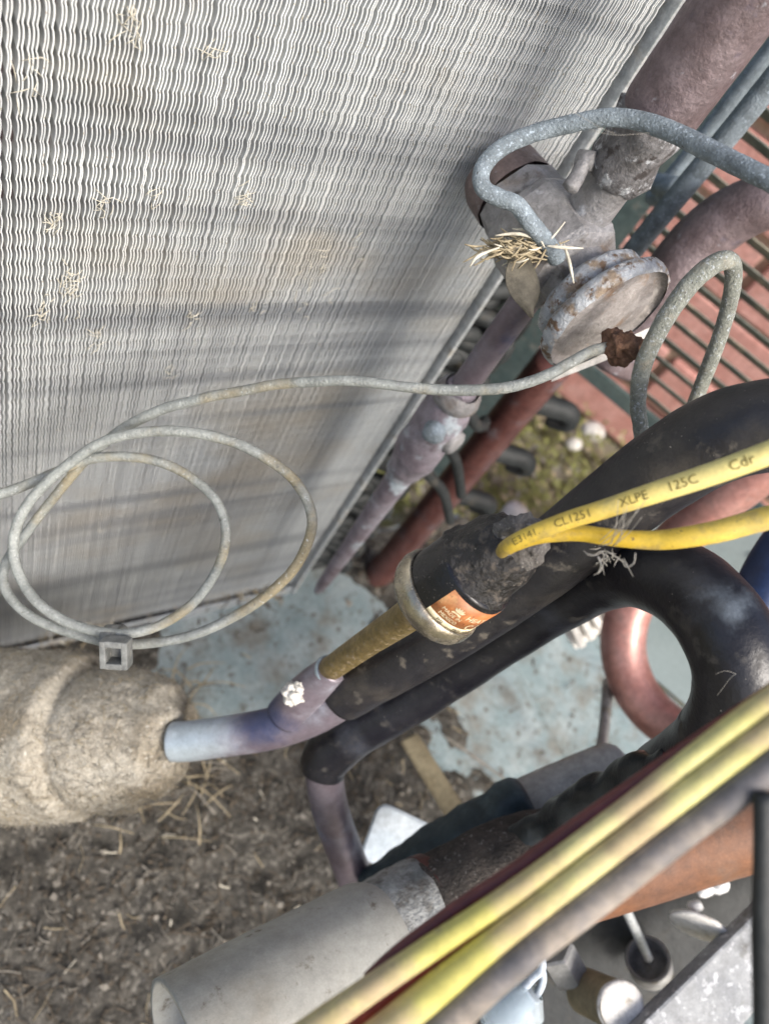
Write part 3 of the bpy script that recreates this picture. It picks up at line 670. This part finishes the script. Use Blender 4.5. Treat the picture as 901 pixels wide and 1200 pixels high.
# two blue grey vertical tubes top right
for (u, v, dd, w, vb, lab) in ((795, 230, .37, 26, 330, 'blue grey vertical tube close behind the brazed collar'), (850, 130, .42, 25, 215, 'upper blue grey tube with bent foot beside the thick copper pipe')):
    p = P(u, v, dd); xx, yy = p.x, p.y
    top = Vector((xx, yy, ZV(-150, xx, yy))); bot = Vector((xx, yy, ZV(vb, xx, yy))); r = rad(w, dd)
    if vb > 300: pts = [(top, r), ((top + bot) / 2, r), (bot, r), (bot + Vector((.004, -.01, -.05)), r)]
    else: pts = [(top, r), ((top + bot) / 2, r), (bot + Vector((0, 0, .006)), r), (bot + Vector((-.006, -.002, -.008)), r), (P(795, 222, dd + .005), r), (P(770, 215, dd + .02), r)]
    tag(obj('refrigerant_tube', [tube(pts, 16, 6, jit=.0003)], mt['blue_tube']), lab, 'tube', 'blue grey tubes at the top right')
# brown copper bend at the right edge
o = obj('copper_elbow', [tube(px((985, 225, .33, 66), (930, 228, .335, 66), (890, 238, .34, 66), (850, 258, .35, 68), (815, 288, .36, 68), (785, 325, .37, 66), (750, 375, .385, 62), (715, 430, .40, 58)), 30, 8)], mt['copper_dark'])
tag(o, 'dark brown copper elbow curving in from the right edge', 'pipe')
# pink copper U tube
o = obj('copper_bend', [tube(px((1000, 470, .40, 55), (900, 545, .43, 55), (840, 590, .45, 54), (795, 630, .47, 52), (758, 675, .48, 52), (735, 720, .485, 52), (730, 765, .485, 52), (744, 808, .48, 52), (772, 842, .47, 52), (812, 866, .45, 50), (860, 880, .43, 50), (940, 885, .40, 50)), 28, 8)], mt['copper_pink'])
tag(o, 'rosy copper tube bending in a U behind the black pipe loop', 'pipe')
o = obj('blue_hose', [tube(px((868, 760, .33, 55), (885, 715, .33, 62), (905, 672, .33, 66), (935, 630, .33, 66), (985, 590, .33, 66)), 24, 8)], mt['navy'])
tag(o, 'navy blue hose peeking in at the right edge below the yellow wires', 'hose')
# white plates and strips behind
o = obj('white_strip', [slab([P(646, 447, .31), P(652, 434, .31), P(765, 382, .305), P(772, 392, .305), P(740, 410, .306)], .0015, B_)], mt['white_dirty'], smooth=False)
tag(o, 'narrow white metal strip behind the rusty stub of the disc', 'strip')
cl = empty('ribbed_clip', PZ(690, 738, .02), 'small white ribbed plastic clip behind the black pipe', 'clip')
for k in range(4):
    a = P(668 + k * 11, 728 - k * 8, .54); b = P(682 + k * 12, 758 - k * 9, .54); e = (b - a); c = (a + b) / 2
    obj('rib', [box(c, e.length, .0052, .006, e, w2((1, -.7, 0)), .001)], mt['white_dirty'], cl, smooth=False)
obj('base', [box(P(688, 735, .548), .032, .016, .003, w2((1, -.7, 0)), w2((.5, 1, 0)), .0006)], mt['white_dirty'], cl, smooth=False)

# ================================================================== BLACK PIPES
pa = empty('upper_black_pipe', P(640, 680, .27), 'upper black insulated pipe passing under the pressure switch', 'pipe')
obj('sleeve', [tube(px((402, 812, .335, 66), (440, 790, .324, 68), (520, 742, .304, 74), (600, 687, .285, 82), (680, 625, .266, 90), (740, 578, .253, 96), (790, 542, .243, 101), (840, 514, .234, 106), (890, 500, .227, 109), (950, 495, .22, 112), (1010, 495, .214, 112)), 40, 8, jit=.0002, js=90)], mt['rubber_dusty'], pa)
obj('copper_end', [tube(px((204, 869, .360, 46.5), (225, 868, .358, 46.5), (270, 862, .353, 47), (320, 853, .347, 49), (365, 836, .342, 52), (402, 812, .335, 57), (415, 804, .332, 56)), 30, 8)], mt['copper_blue'], pa)
obj('tee_branch', [tube(px((334, 838, .340, 46), (354, 817, .333, 47), (374, 798, .326, 43), (391, 783, .3195, 35)), 24, 6)], mt['copper_blue'], pa)

pb = empty('lower_black_pipe', P(600, 770, .3), 'lower black insulated pipe that loops round on the right', 'pipe')
bpath = [(378, 905, .372, 52), (384, 886, .370, 58), (412, 860, .364, 60), (450, 836, .356, 61), (520, 792, .340, 64), (600, 738, .318, 69), (660, 699, .298, 76), (705, 675, .281, 82), (750, 667, .263, 90), (795, 682, .245, 98), (835, 718, .232, 104), (861, 765, .226, 107), (866, 812, .229, 106), (850, 856, .240, 101), (810, 893, .262, 92), (760, 924, .290, 84), (700, 958, .320, 76), (650, 985, .345, 70)]
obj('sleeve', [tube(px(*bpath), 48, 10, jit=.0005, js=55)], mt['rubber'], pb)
obj('copper_end', [tube(px((379, 898, .372, 46), (383, 930, .378, 44), (392, 965, .385, 43), (405, 1000, .392, 42), (420, 1040, .40, 42)), 26, 8)], mt['copper_blue'], pb)

# ================================================================== PRESSURE SWITCH
sw = empty('pressure_switch', P(505, 700, .235), 'round black pressure switch with steel rim and orange label', 'pressure switch')
A0 = P(390, 782, .318); A1 = P(462, 731, .262)
Q0 = P(505, 703, .2435); Q1 = P(600, 640, .2245)
axis = (Q1 - Q0).normalized()
obj('stem', [tube([(P(387, 784, .319), rad(29, .319)), (P(425, 757, .295), rad(32, .295)), (P(470, 727, .267), rad(38, .267)), (Q0, .006)], 24, 4, jit=.0001)], mt['brass'], sw)
obj('solder_ring', [lathe(P(384, 786, .3215), (A1 - A0), [(0, .0056), (.0006, .0061), (.0016, .0062), (.0026, .0060), (.0032, .0054)], 26, jit=.0003)], mt['tinned'], sw)
R0 = .0161
def SWP(s): return Q0 + axis * s
obj('crimp_rim', [lathe(Q0, axis, [(-.0035, .005), (-.0032, R0 * .72), (-.002, R0 * .86), (.0003, R0 * .97), (.0025, R0 * 1.0), (.0048, R0 * .985), (.0062, R0 * .95), (.0068, R0 * .905), (.0060, R0 * .885)], 64, jit=.00015, js=150)], mt['steel'], sw)
obj('housing', [lathe(SWP(.0055), axis, [(0, R0 * .89), (.0145, R0 * .89), (.0155, R0 * .87), (.0158, R0 * .7)], 64)], mt['bakelite'], sw)
# label wrapped round the housing: angle measured about the axis
dn = w2((-.05, 1, -.42)); dn = (dn - axis * dn.dot(axis)).normalized(); db = axis.cross(dn)
if db.dot(w2((1, 0, 0))) < 0: db = -db
RL = R0 * .89
def onlabel(a, s, out): # a = arc length, s = along axis
    t = a / RL
    return SWP(.0055) + axis * s + (dn * math.cos(t) + db * math.sin(t)) * (RL + out)
def patch(a0, a1, s0, s1, out, na=20):
    V = []; Fc = []
    for i in range(na + 1):
        a = a0 + (a1 - a0) * i / na
        V += [onlabel(a, s0, out), onlabel(a, s1, out), onlabel(a, s1, out - .0003), onlabel(a, s0, out - .0003)]
    for i in range(na):
        for j in range(4): Fc.append((i * 4 + j, i * 4 + (j + 1) % 4, i * 4 + 4 + (j + 1) % 4, i * 4 + 4 + j))
    return V, Fc
LA0, LA1 = -.0125, .0108
lb = obj('label', [patch(LA0, LA1, .0022, .0132, .00012)], mt['label_orange'], sw)
obj('label_strip', [patch(LA0, LA1 - .002, .0009, .0030, .00020)], mt['label_cream'], lb)
def text_mesh(s, size):
    cu = bpy.data.curves.new('t', 'FONT'); cu.body = s; cu.size = size; cu.offset = 0; cu.resolution_u = 2
    o = bpy.data.objects.new('t', cu); COL.objects.link(o); bpy.context.view_layer.update()
    me = bpy.data.meshes.new_from_object(o.evaluated_get(bpy.context.evaluated_depsgraph_get()))
    bm = bmesh.new(); bm.from_mesh(me); bmesh.ops.triangulate(bm, faces=bm.faces)
    bmesh.ops.subdivide_edges(bm, edges=[e for e in bm.edges if e.calc_length() > size * .18], cuts=2); bmesh.ops.triangulate(bm, faces=bm.faces)
    bm.verts.index_update(); V = [v.co.copy() for v in bm.verts]; Fc = [tuple(v.index for v in f.verts) for f in bm.faces]; bm.free()
    bpy.data.objects.remove(o); bpy.data.curves.remove(cu); bpy.data.meshes.remove(me); return V, Fc
def label_text(s, size, a, sax, out, mat, name):
    V, Fc = text_mesh(s, size); obj(name, [([onlabel(a + v.x, sax + v.y, out) for v in V], Fc)], mat, lb, smooth=False)
label_text('PSI', .0019, -.0085, .00125, .00030, mt['label_ink'], 'lettering')
label_text('PRM  HBM', .0017, -.0020, .00125, .00030, mt['label_ink'], 'lettering')
label_text('MADE IN', .0018, -.0102, .0058, .00022, mt['label_cream'], 'lettering')
label_text('MEXICO', .0018, -.0098, .0038, .00022, mt['label_cream'], 'lettering')
label_text('HEAT', .0031, -.0026, .0076, .00022, mt['label_cream'], 'lettering')
label_text('C 2', .0040, .0006, .0034, .00022, mt['label_cream'], 'lettering')
em = []
for k in range(5):
    t = -.9 + k * .45 + PI / 2; c = Vector((-.0060, .0082)); d = Vector((math.cos(t), math.sin(t))); n_ = Vector((-d.y, d.x))
    em.append(([onlabel(c.x + q.x, c.y + q.y, .00022) for q in (d * 0.0002, d * .0013 + n_ * .0005, d * .0024, d * .0013 - n_ * .0005)], [(0, 1, 2, 3)]))
em.append((([onlabel(-.0060 + q[0], .0082 + q[1], .00022) for q in ((-.0019, -.0009), (.0019, -.0009), (.0014, -.0001), (-.0014, -.0001))]), [(0, 1, 2, 3)]))
obj('emblem', em, mt['label_cream'], lb, smooth=False)
# potting compound: lumpy cap, overhanging to one side
obj('potting', [lathe(SWP(.0195) + U_ * .0010 + R_ * .0004, axis, [(-.0022, R0 * .80), (-.0010, R0 * .88), (.0008, R0 * .885), (.0016, R0 * .82), (.005, R0 * .76), (.011, R0 * .70), (.0155, R0 * .62), (.0178, R0 * .42), (.0184, .00001)], 56, jit=.0013, js=210)], mt['epoxy'], sw)
tipc = P(592, 637, .184)
obj('sealant_crust', [lathe(P(608, 635, .2185), w2((-.25, .12, -1)), [(-.006, .0060), (-.003, .0082), (0, .0084), (.0022, .0074), (.0034, .0055), (.0030, .0035), (.0026, .00001)], 40, jit=.0022, js=330)], mt['crust'], sw)
o = obj('solder_lump', [blob(P(344, 814, .3235), .0046, .0022, 380), blob(P(350, 806, .3225), .0026, .0014, 500)], mt['solder'])
tag(o, 'crumbly white flux lump stuck on the copper tee by the brass stem', 'lump')

# yellow wires out of the switch, with printing
w1 = [(588, 647, .214, 17), (592, 642, .2095, 20), (602, 636, .2060, 22), (618, 628, .2040, 23), (640, 619, .2020, 24), (670, 608, .1995, 25), (700, 599, .197, 26), (740, 586, .194, 28), (780, 573, .191, 30), (820, 560, .188, 31), (860, 546, .185, 32), (905, 529, .182, 33), (960, 506, .180, 34)]
w2p = [(596, 644, .214, 14), (604, 638, .210, 18), (625, 630, .2085, 20), (650, 626, .2075, 21), (680, 625, .206, 22), (710, 629, .204, 23), (740, 632, .202, 24), (770, 633, .200, 26), (800, 630, .197, 28), (840, 623, .194, 30), (880, 612, .191, 31), (920, 601, .188, 32), (970, 585, .185, 33)]
yw = empty('yellow_wire', P(592, 641, .188), 'upper yellow wire printed with black letters leaving the switch', 'wire', 'yellow wires from the pressure switch')
w1 = [(u, v, d, w * .87) for u, v, d, w in w1]; w2p = [(u, v, d, w * .9) for u, v, d, w in w2p]
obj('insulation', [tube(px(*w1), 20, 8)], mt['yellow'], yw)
path1 = catmull(px(*w1), 24)
LEN = [0.0]
for i in range(1, len(path1)): LEN.append(LEN[-1] + (path1[i][0] - path1[i - 1][0]).length)
def onwire(s, h, out=.00012):
    i = 0
    while i < len(LEN) - 2 and LEN[i + 1] < s: i += 1
    t = (s - LEN[i]) / max(1e-9, LEN[i + 1] - LEN[i]); c = path1[i][0].lerp(path1[i + 1][0], t); r = path1[i][1] + (path1[i + 1][1] - path1[i][1]) * t
    T = (path1[i + 1][0] - path1[i][0]).normalized(); vd = (CAMP - c); vd = (vd - T * vd.dot(T)).normalized(); sd_ = T.cross(vd)
    if sd_.dot(U_) < 0: sd_ = -sd_
    a = h / r
    return c + (vd * math.cos(a) + sd_ * math.sin(a)) * (r + out)
def s_at(u):
    best = min(range(len(path1)), key=lambda i: abs(450.5 + F * (path1[i][0] - CAMP).dot(R_) / (path1[i][0] - CAMP).dot(-B_) - u)); return LEN[best]
for (tx, u, sz) in (('E3141.', 604, .0027), ('CL1251', 651, .0031), ('XLPE', 727, .0032), ('125C', 781, .0033), ('Cdr', 853, .0036)):
    V, Fc = text_mesh(tx, sz); s0 = s_at(u)
    obj('lettering', [([onwire(s0 + v.x * 1.02, v.y - sz * .36 + .0003) for v in V], Fc)], mt['ink'], yw, smooth=False)
yw2 = obj('yellow_wire', [tube(px(*w2p), 20, 8)], mt['yellow']); tag(yw2, 'lower plain yellow wire sagging below the printed one', 'wire', 'yellow wires from the pressure switch')

# cobweb and fibres on the pipes
cw = []
for k in range(9):
    a = P(714 + random.uniform(-14, 14), 637 + random.uniform(-6, 4), .2); b = P(735 + random.uniform(-25, 22), 588 + random.uniform(-6, 18), .188)
    cw.append(tube([(a, .00009), ((a + b) / 2 + w2((.0004, .0004, 0)), .00009), (b, .00006)], 4, 3))
for k in range(22):
    a = P(random.gauss(712, 8), random.gauss(650, 6), random.uniform(.196, .206)); b = a + w2((random.gauss(-.0008, .0022), random.gauss(.0012, .0016), random.gauss(0, .001)))
    cw.append(tube([(a, .00008), ((a + b) / 2 + w2((random.gauss(0, .0006), random.gauss(0, .0006), 0)), .00016), (b, .00006)], 5, 3))
cw.append(tube(px((728, 655, .19, 1.6), (733, 664, .19, 2), (742, 660, .189, 1.8), (744, 648, .188, 1.3)), 5, 5))
cw.append(tube(px((700, 652, .195, 2.5), (704, 662, .195, 2.5), (700, 672, .196, 1.5)), 5, 5))
for (a, b, c_) in (((840, 815), (855, 795), (862, 790)), ((862, 790), (850, 786), (838, 790)), ((620, 100), (700, 148), (720, 156)), ((690, 152), (720, 158), (760, 156))):
    cw.append(tube([(P(*a, .205), .00005), (P(*b, .204), .00005), (P(*c_, .205), .00004)], 4, 4))
tag(obj('cobweb', cw, mt['web']), 'torn grey cobweb and fibres hanging off the yellow wires', 'cobweb', kind='stuff')

# ================================================================== FELT LUMP
def felt():
    V = []; Fc = []; n, seg = 190, 130; a, b = P(-170, 832, .425), P(212, 866, .372); ax = (b - a); T = ax.normalized()
    up = (U_ - T * U_.dot(T)).normalized(); bn = T.cross(up)
    for i in range(n + 1):
        t = i / n
        r = .0392
        if t > .62: q = (t - .62) / .38; r = .0392 * (1 - .34 * q ** 2.6)
        if t > .955: r *= 1 - .45 * ((t - .955) / .045) ** 2
        for k in range(seg):
            an = 2 * PI * k / seg; d = up * math.cos(an) + bn * math.sin(an)
            c = a + ax * t + up * (-.004 * math.sin(t * 3)); p = c + d * r
            # the fold: a seam spiralling round the end
            seam = t - (.735 + .15 * (1 - math.cos(an - .25)) * .5 * (1 if math.sin(an) < 0 else .3))
            p += d * (.0028 * math.tanh(-seam * 90) - .0030 * math.exp(-(seam * 70) ** 2))
            p += d * (.0034 * NT(p, 24) + .0012 * NT(p, 70) + .0005 * NT(p, 190) + .0004 * NT(p, 420) + .0005 * NT(p, 1100))
            if t > .86: p += ax.normalized() * ((t - .86) / .14) * (.010 * NT(p, 45) + .005 * NT(p, 130))
            V.append(p)
    for i in range(n):
        for k in range(seg):
            k2 = (k + 1) % seg; Fc.append((i * seg + k, i * seg + k2, (i + 1) * seg + k2, (i + 1) * seg + k))
    m = len(V); V.append(b); V.append(a)
    Fc += [(n * seg + k, n * seg + (k + 1) % seg, m) for k in range(seg)] + [((k + 1) % seg, k, m + 1) for k in range(seg)]
    return V, Fc
fo = empty('felt_wrapped_muffler', P(60, 850, .40), 'fat pipe end wrapped in dusty tan felt at the left edge', 'insulation')
FV = felt()
obj('felt', [FV], mt['felt'], fo)
hr = []
for _ in range(6500):
    p = FV[0][random.randrange(50 * 130, len(FV[0]) - 2)]
    if (p - P(60, 850, .40)).dot(B_) < -.012: continue
    p = p + B_ * random.uniform(-.0002, .0014)
    e = w2((random.gauss(0, 1), random.gauss(0, .8), random.gauss(0, .35))).normalized(); L = random.uniform(.002, .008); w = random.uniform(.00007, .0002)
    hr.append(tube([(p - e * L / 2, w * .5), (p + w2((random.gauss(0, .0007), random.gauss(0, .0007), -.0003)), w), (p + e * L / 2, w * .4)], 3, 2, caps=False))
idh = []
for q in hr: idh += [random.choice((0, 0, 0, 1, 2))] * len(q[1])
fbo = obj('loose_fibres', hr, [mt['felt'], mt['straw'], mt['litter_grey']], fo); fbo.data.polygons.foreach_set('material_index', idh)
fbo['kind'] = 'stuff'

# ================================================================== GREY FOAM PIPE AND COPPER LINE AT THE BOTTOM
bl = empty('insulated_line', P(440, 1090, .33), 'fat pale grey foam covered pipe along the bottom with an open end', 'pipe')
def hollow(pts, inner):
    V, Fc = tube(pts, 56, 8, caps=False, jit=.0003, js=60); a = pts[0][0]; e = (pts[1][0] - a).normalized(); r0 = pts[0][1]
    ip = [(a + e * .0, r0 * inner), (a + e * .06, r0 * inner)]
    V2, F2 = tube(ip, 56, 1, caps=False)
    n = len(V); T, N = frames(catmull(pts, 8)); 
    V += V2; Fc += [tuple(reversed([q + n for q in f])) for f in F2]
    # rim joins the two rings
    Fc += [(k, n + k, n + (k + 1) % 56, (k + 1) % 56) for k in range(56)]
    return V, Fc
fp = [(u, v, d, 2 * .0295 * k / d * F) for u, v, d, k in ((212, 1251, .267, 1), (245, 1232, .273, 1), (310, 1194, .286, 1), (380, 1154, .303, 1), (425, 1127, .313, .99), (442, 1117, .317, .96), (450, 1112, .320, .82))]
obj('foam_sleeve', [hollow(px(*fp), .90)], mt['foam'], bl)
obj('chalky_band', [tube(px((438, 1118, .316, 142), (450, 1111, .319, 151), (475, 1097, .324, 151), (505, 1081, .329, 146), (518, 1074, .331, 136)), 40, 6, jit=.0009, js=90)], mt['plaster'], bl)
obj('red_tape', [tube(px((506, 1080, .3290, 147), (511, 1077.5, .330, 146.5), (516, 1075, .331, 145)), 40, 4, jit=.0004, js=90)], mt['copper_red'], bl)
obj('coated_pipe', [tube(px((514, 1076, .3305, 141), (545, 1060, .331, 139), (580, 1042, .332, 138), (620, 1026, .334, 136), (655, 1016, .335, 131), (675, 1010, .3355, 124)), 40, 6, jit=.0012, js=70)], mt['dirt_pipe'], bl)
obj('copper_pipe', [tube(px((630, 1024, .3355, 128), (690, 1006, .336, 129), (750, 990, .336, 126), (810, 972, .335, 124), (870, 956, .334, 122), (980, 930, .332, 122)), 40, 6)], mt['copper_orange'], bl)
o = obj('rubber_wrap', [tube(px((430, 1052, .385, 40), (455, 1038, .384, 60), (500, 1010, .380, 66), (545, 983, .376, 68), (585, 962, .373, 72), (605, 951, .372, 76), (618, 944, .373, 60)), 32, 6, jit=.0030, js=60)], mt['tape'])
tag(o, 'dark teal rubber wrap joining the two grey foam pipes', 'wrap')
sf = empty('small_foam_pipe', P(660, 935, .39), 'shorter dusty grey foam pipe behind the yellow wires', 'pipe')
obj('foam_sleeve', [tube(px((560, 984, .385, 84), (620, 956, .388, 86), (680, 930, .392, 86), (722, 912, .396, 84), (733, 907, .397, 72)), 40, 6, jit=.0004)], mt['foam_dark'], sf)
o = obj('plastic_bag', [tube(px((540, 1022, .340, 16), (590, 998, .330, 32), (640, 970, .320, 44), (690, 941, .300, 46), (735, 914, .280, 40), (785, 884, .255, 24)), 40, 12, jit=.0042, js=48)], mt['plastic_black'])
tag(o, 'crumpled black plastic strip along the upper side of the yellow bundle', 'plastic')

# wires in the front
def band(tops, bots, d, k=.79):
    return [(u, (t + b_) / 2, dd, (b_ - t) * k) for (u, t), (_, b_), dd in zip(tops, bots, d)]
US = (290, 400, 500, 600, 700, 800, 900, 985)
def edge(*v): return list(zip(US, v))
DS = (.160, .158, .156, .154, .152, .150, .147, .145)
E0 = edge(1238, 1163, 1096, 1031, 957, 880, 803, 738); E1 = edge(1282, 1202, 1132, 1063, 988, 912, 837, 773)
E2 = edge(1306, 1224, 1144, 1067, 990, 912, 837, 773); E3 = edge(1360, 1276, 1193, 1107, 1029, 952, 876, 811); E4 = edge(1420, 1330, 1244, 1154, 1076, 998, 923, 860)
FW = [('yellow_wire', band(E0, E1, DS), 'yellow_pale', 'upper pale yellow wire of the front bundle crossing the lower right', 'wire', 'wires bundled in front'),
      ('yellow_wire', band(E2, E3, [q - .0012 for q in DS]), 'yellow_pale', 'lower pale yellow wire of the front bundle next to the dark cable', 'wire', 'wires bundled in front'),
      ('red_wire', [(u, t + 5, d + .006, 22) for (u, t), d in zip(E1, DS)], 'red_wire', 'red wire showing between the two front yellow wires', 'wire', 'wires bundled in front'),
      ('maroon_wire', [(430, 1146, .165, 12), (470, 1113, .165, 18), (540, 1064, .1645, 22), (600, 1026, .164, 24), (700, 954, .163, 24), (780, 895, .162, 20), (900, 812, .160, 18), (985, 752, .158, 18)], 'maroon_wire', 'dark maroon wire along the upper edge of the front bundle', 'wire', 'wires bundled in front'),
      ('black_cable', band(E3, E4, [q - .002 for q in DS]), 'grey_cable', 'thick dark cable with dusty tan underside below the yellow bundle', 'cable', 'wires bundled in front')]
for nm, pts, m_, lab, cat, g in FW:
    tag(obj(nm, [tube(px(*pts), 24, 6, jit=.00012, js=60)], mt[m_]), lab, cat, g)

# ================================================================== SMALL THINGS ON THE PAN
def flatplate(name, pix, d, th, mat, lab, cat, tilt_=None):
    pts = [P(u, v, dd) for (u, v), dd in zip(pix, d)]; n = (pts[1] - pts[0]).cross(pts[2] - pts[0]).normalized()
    if n.dot(B_) < 0: n = -n
    bm = bmesh.new(); V, Fc = slab(pts, th, n); vs = [bm.verts.new(v) for v in V]
    for f in Fc: bm.faces.new([vs[i] for i in f])
    bmesh.ops.recalc_face_normals(bm, faces=bm.faces); bmesh.ops.bevel(bm, geom=list(bm.edges), offset=th * .3, segments=2, affect='EDGES')
    bm.verts.index_update(); V = [v.co.copy() for v in bm.verts]; Fc = [tuple(v.index for v in f.verts) for f in bm.faces]; bm.free()
    return tag(obj(name, [(V, Fc)], mat, smooth=False), lab, cat)
flatplate('white_tab', [(424, 998), (441, 950), (447, 944), (455, 944), (520, 975), (545, 1010), (440, 1014), (430, 1010)], [.43] * 8, .003, mt['white'], 'white rounded plastic tab lying above the grey foam pipe', 'tab')
flatplate('wooden_strip', [(468, 868), (488, 858), (550, 955), (530, 972)], [.49, .49, .475, .475], .004, mt['uwood'], 'olive tan flat strip leaning on the soil under the black pipes', 'strip')
tag(obj('thin_rod', [tube(px((712, 800, .50, 13), (708, 850, .46, 13), (702, 890, .42, 13), (698, 915, .40, 12)), 12, 4)], mt['grey_metal']), 'thin grey rod rising from the small foam pipe', 'rod')
tag(obj('twig', [tube([(PZ(520, 862, .015), .0012), (PZ(560, 890, .014), .0011), (PZ(620, 935, .016), .0009)], 8, 4, jit=.0004)], mt['litter_grey']), 'thin grey twig lying across the soil beside the pan rib', 'twig')
# lower right corner
ra, rb = P(765, 1236, .345), P(940, 1062, .372); re_ = rb - ra
tag(obj('steel_rail', [box((ra + rb) / 2, re_.length + .06, .030, .010, re_, w2((.6, .65, -.1)), .0015)], mt['beam'], smooth=False), 'pale grey painted steel rail crossing the lower right corner', 'rail')
tag(obj('black_strap', [tube(px((893, 930, .142, 22), (894, 1000, .142, 23), (892, 1080, .143, 24), (894, 1160, .144, 25), (895, 1260, .145, 26)), 14, 4)], mt['dark_metal']), 'dark brown cord hanging straight down the right edge', 'cord')
flo = PZ(700, 1120, 0)
# dark tray under them
tray = flatplate('dark_tray', [(560, 1080), (720, 1050), (905, 1010), (905, 1060), (760, 1240), (560, 1260)], [(P(u, v, 1) - CAMP).length * 0 + .405 for u, v in ((0, 0),) * 6], .004, mt['dark_metal'], 'dark grimy metal tray beneath the bolt and grey cup', 'tray')
bo = empty('hex_bolt', P(660, 1140, .385), 'grey hexagonal bolt with a round pin below the dark cable', 'bolt')
ba = P(684, 1174, .388) - P(648, 1110, .372)
obj('hex_head', [lathe(P(648, 1110, .372), ba, [(0, .00001), (0, .0085), (.001, .0098), (.020, .0098), (.022, .008)], 6)], mt['grey_metal'], bo, smooth=False)
obj('pin', [lathe(P(668, 1143, .381), ba, [(0, .0060), (.0145, .0060), (.016, .005), (.016, .00001)], 20)], mt['grey_metal'], bo)
cu_ = empty('grey_cup', P(762, 1128, .39), 'small grey open cup holding a slim metal rod', 'cup')
ca = w2((-.35, -.75, -.55))
obj('cup', [lathe(P(763, 1136, .395), ca, [(0, .00001), (0, .0098), (.002, .0108), (.013, .0112), (.013, .0094), (.003, .0090), (.003, .00001)], 28)], mt['grey_metal'], cu_)
obj('rod', [tube(px((760, 1124, .388, 11), (748, 1098, .378, 12), (735, 1070, .368, 12), (724, 1048, .36, 12)), 14, 4)], mt['galv'], cu_)
wc = P(818, 1085, .375)
tag(obj('oval_disc', [lathe(wc, w2((-.52, .80, -.75)), [(-.0012, .00001), (-.0012, .0125), (-.0006, .0138), (.0006, .0138), (.0012, .0125), (.0012, .00001)], 36, jit=.0004)], mt['white_dirty']), 'white round disc tilted on edge by the steel rail', 'disc')
for (u, v, r, lab) in ((826, 1042, .0036, 'white foam pellet left of its twin under the orange copper'), (843, 1038, .0036, 'white foam pellet right of its twin under the orange copper'), (814, 1062, .0028, 'small white foam crumb between the pellet pair and disc')):
    p = P(u, v, .375); e = w2((1, -.35, 0)).normalized()
    tag(obj('foam_pellet', [lathe(p, e, [(-r * 1.3, .00001), (-r * 1.15, r * .6), (-r * .6, r), (r * .6, r * .95), (r * 1.15, r * .6), (r * 1.3, .00001)], 14, jit=r * .22, js=400)], mt['pellet']), lab, 'pellet', 'white foam pellets')
rc = empty('capped_post', P(724, 1182, .36), 'short post with a round stained white top at the bottom edge', 'post')
obj('top', [lathe(P(727, 1180, .352), w2((.12, -.25, -1)), [(-.002, .0108), (0, .0112), (.0006, .0104), (.0012, .009), (.0012, .00001)], 32, jit=.0004)], mt['white_dirty'], rc)
obj('stem', [lathe(P(727, 1180, .3525), w2((-.35, .35, 1)), [(0, .0106), (.03, .0104)], 28)], mt['uwood'], rc)
cc = empty('clear_connector', P(597, 1178, .30), 'clear bluish plastic crimp connector below the dark cable', 'connector')
obj('shell', [lathe(P(628, 1160, .300), w2((-.75, .62, .1)), [(0, .0040), (.004, .0098), (.007, .0105), (.020, .0105), (.0225, .0098), (.0225, .0085), (.006, .0085), (.003, .0030)], 28)], mt['clear'], cc)
obj('white_core', [lathe(P(622, 1165, .300), w2((-.75, .62, .1)), [(0, .003), (.006, .0062), (.016, .0062), (.016, .00001)], 16)], mt['white'], cc)
obj('wire_loop', [tube(px((606, 1166, .300, 10), (622, 1148, .297, 10), (634, 1136, .296, 10), (632, 1122, .297, 11), (620, 1128, .298, 12)), 12, 6), tube(px((612, 1176, .302, 9), (628, 1166, .302, 9), (636, 1148, .302, 9), (633, 1130, .303, 9)), 12, 6)], mt['white'], cc)
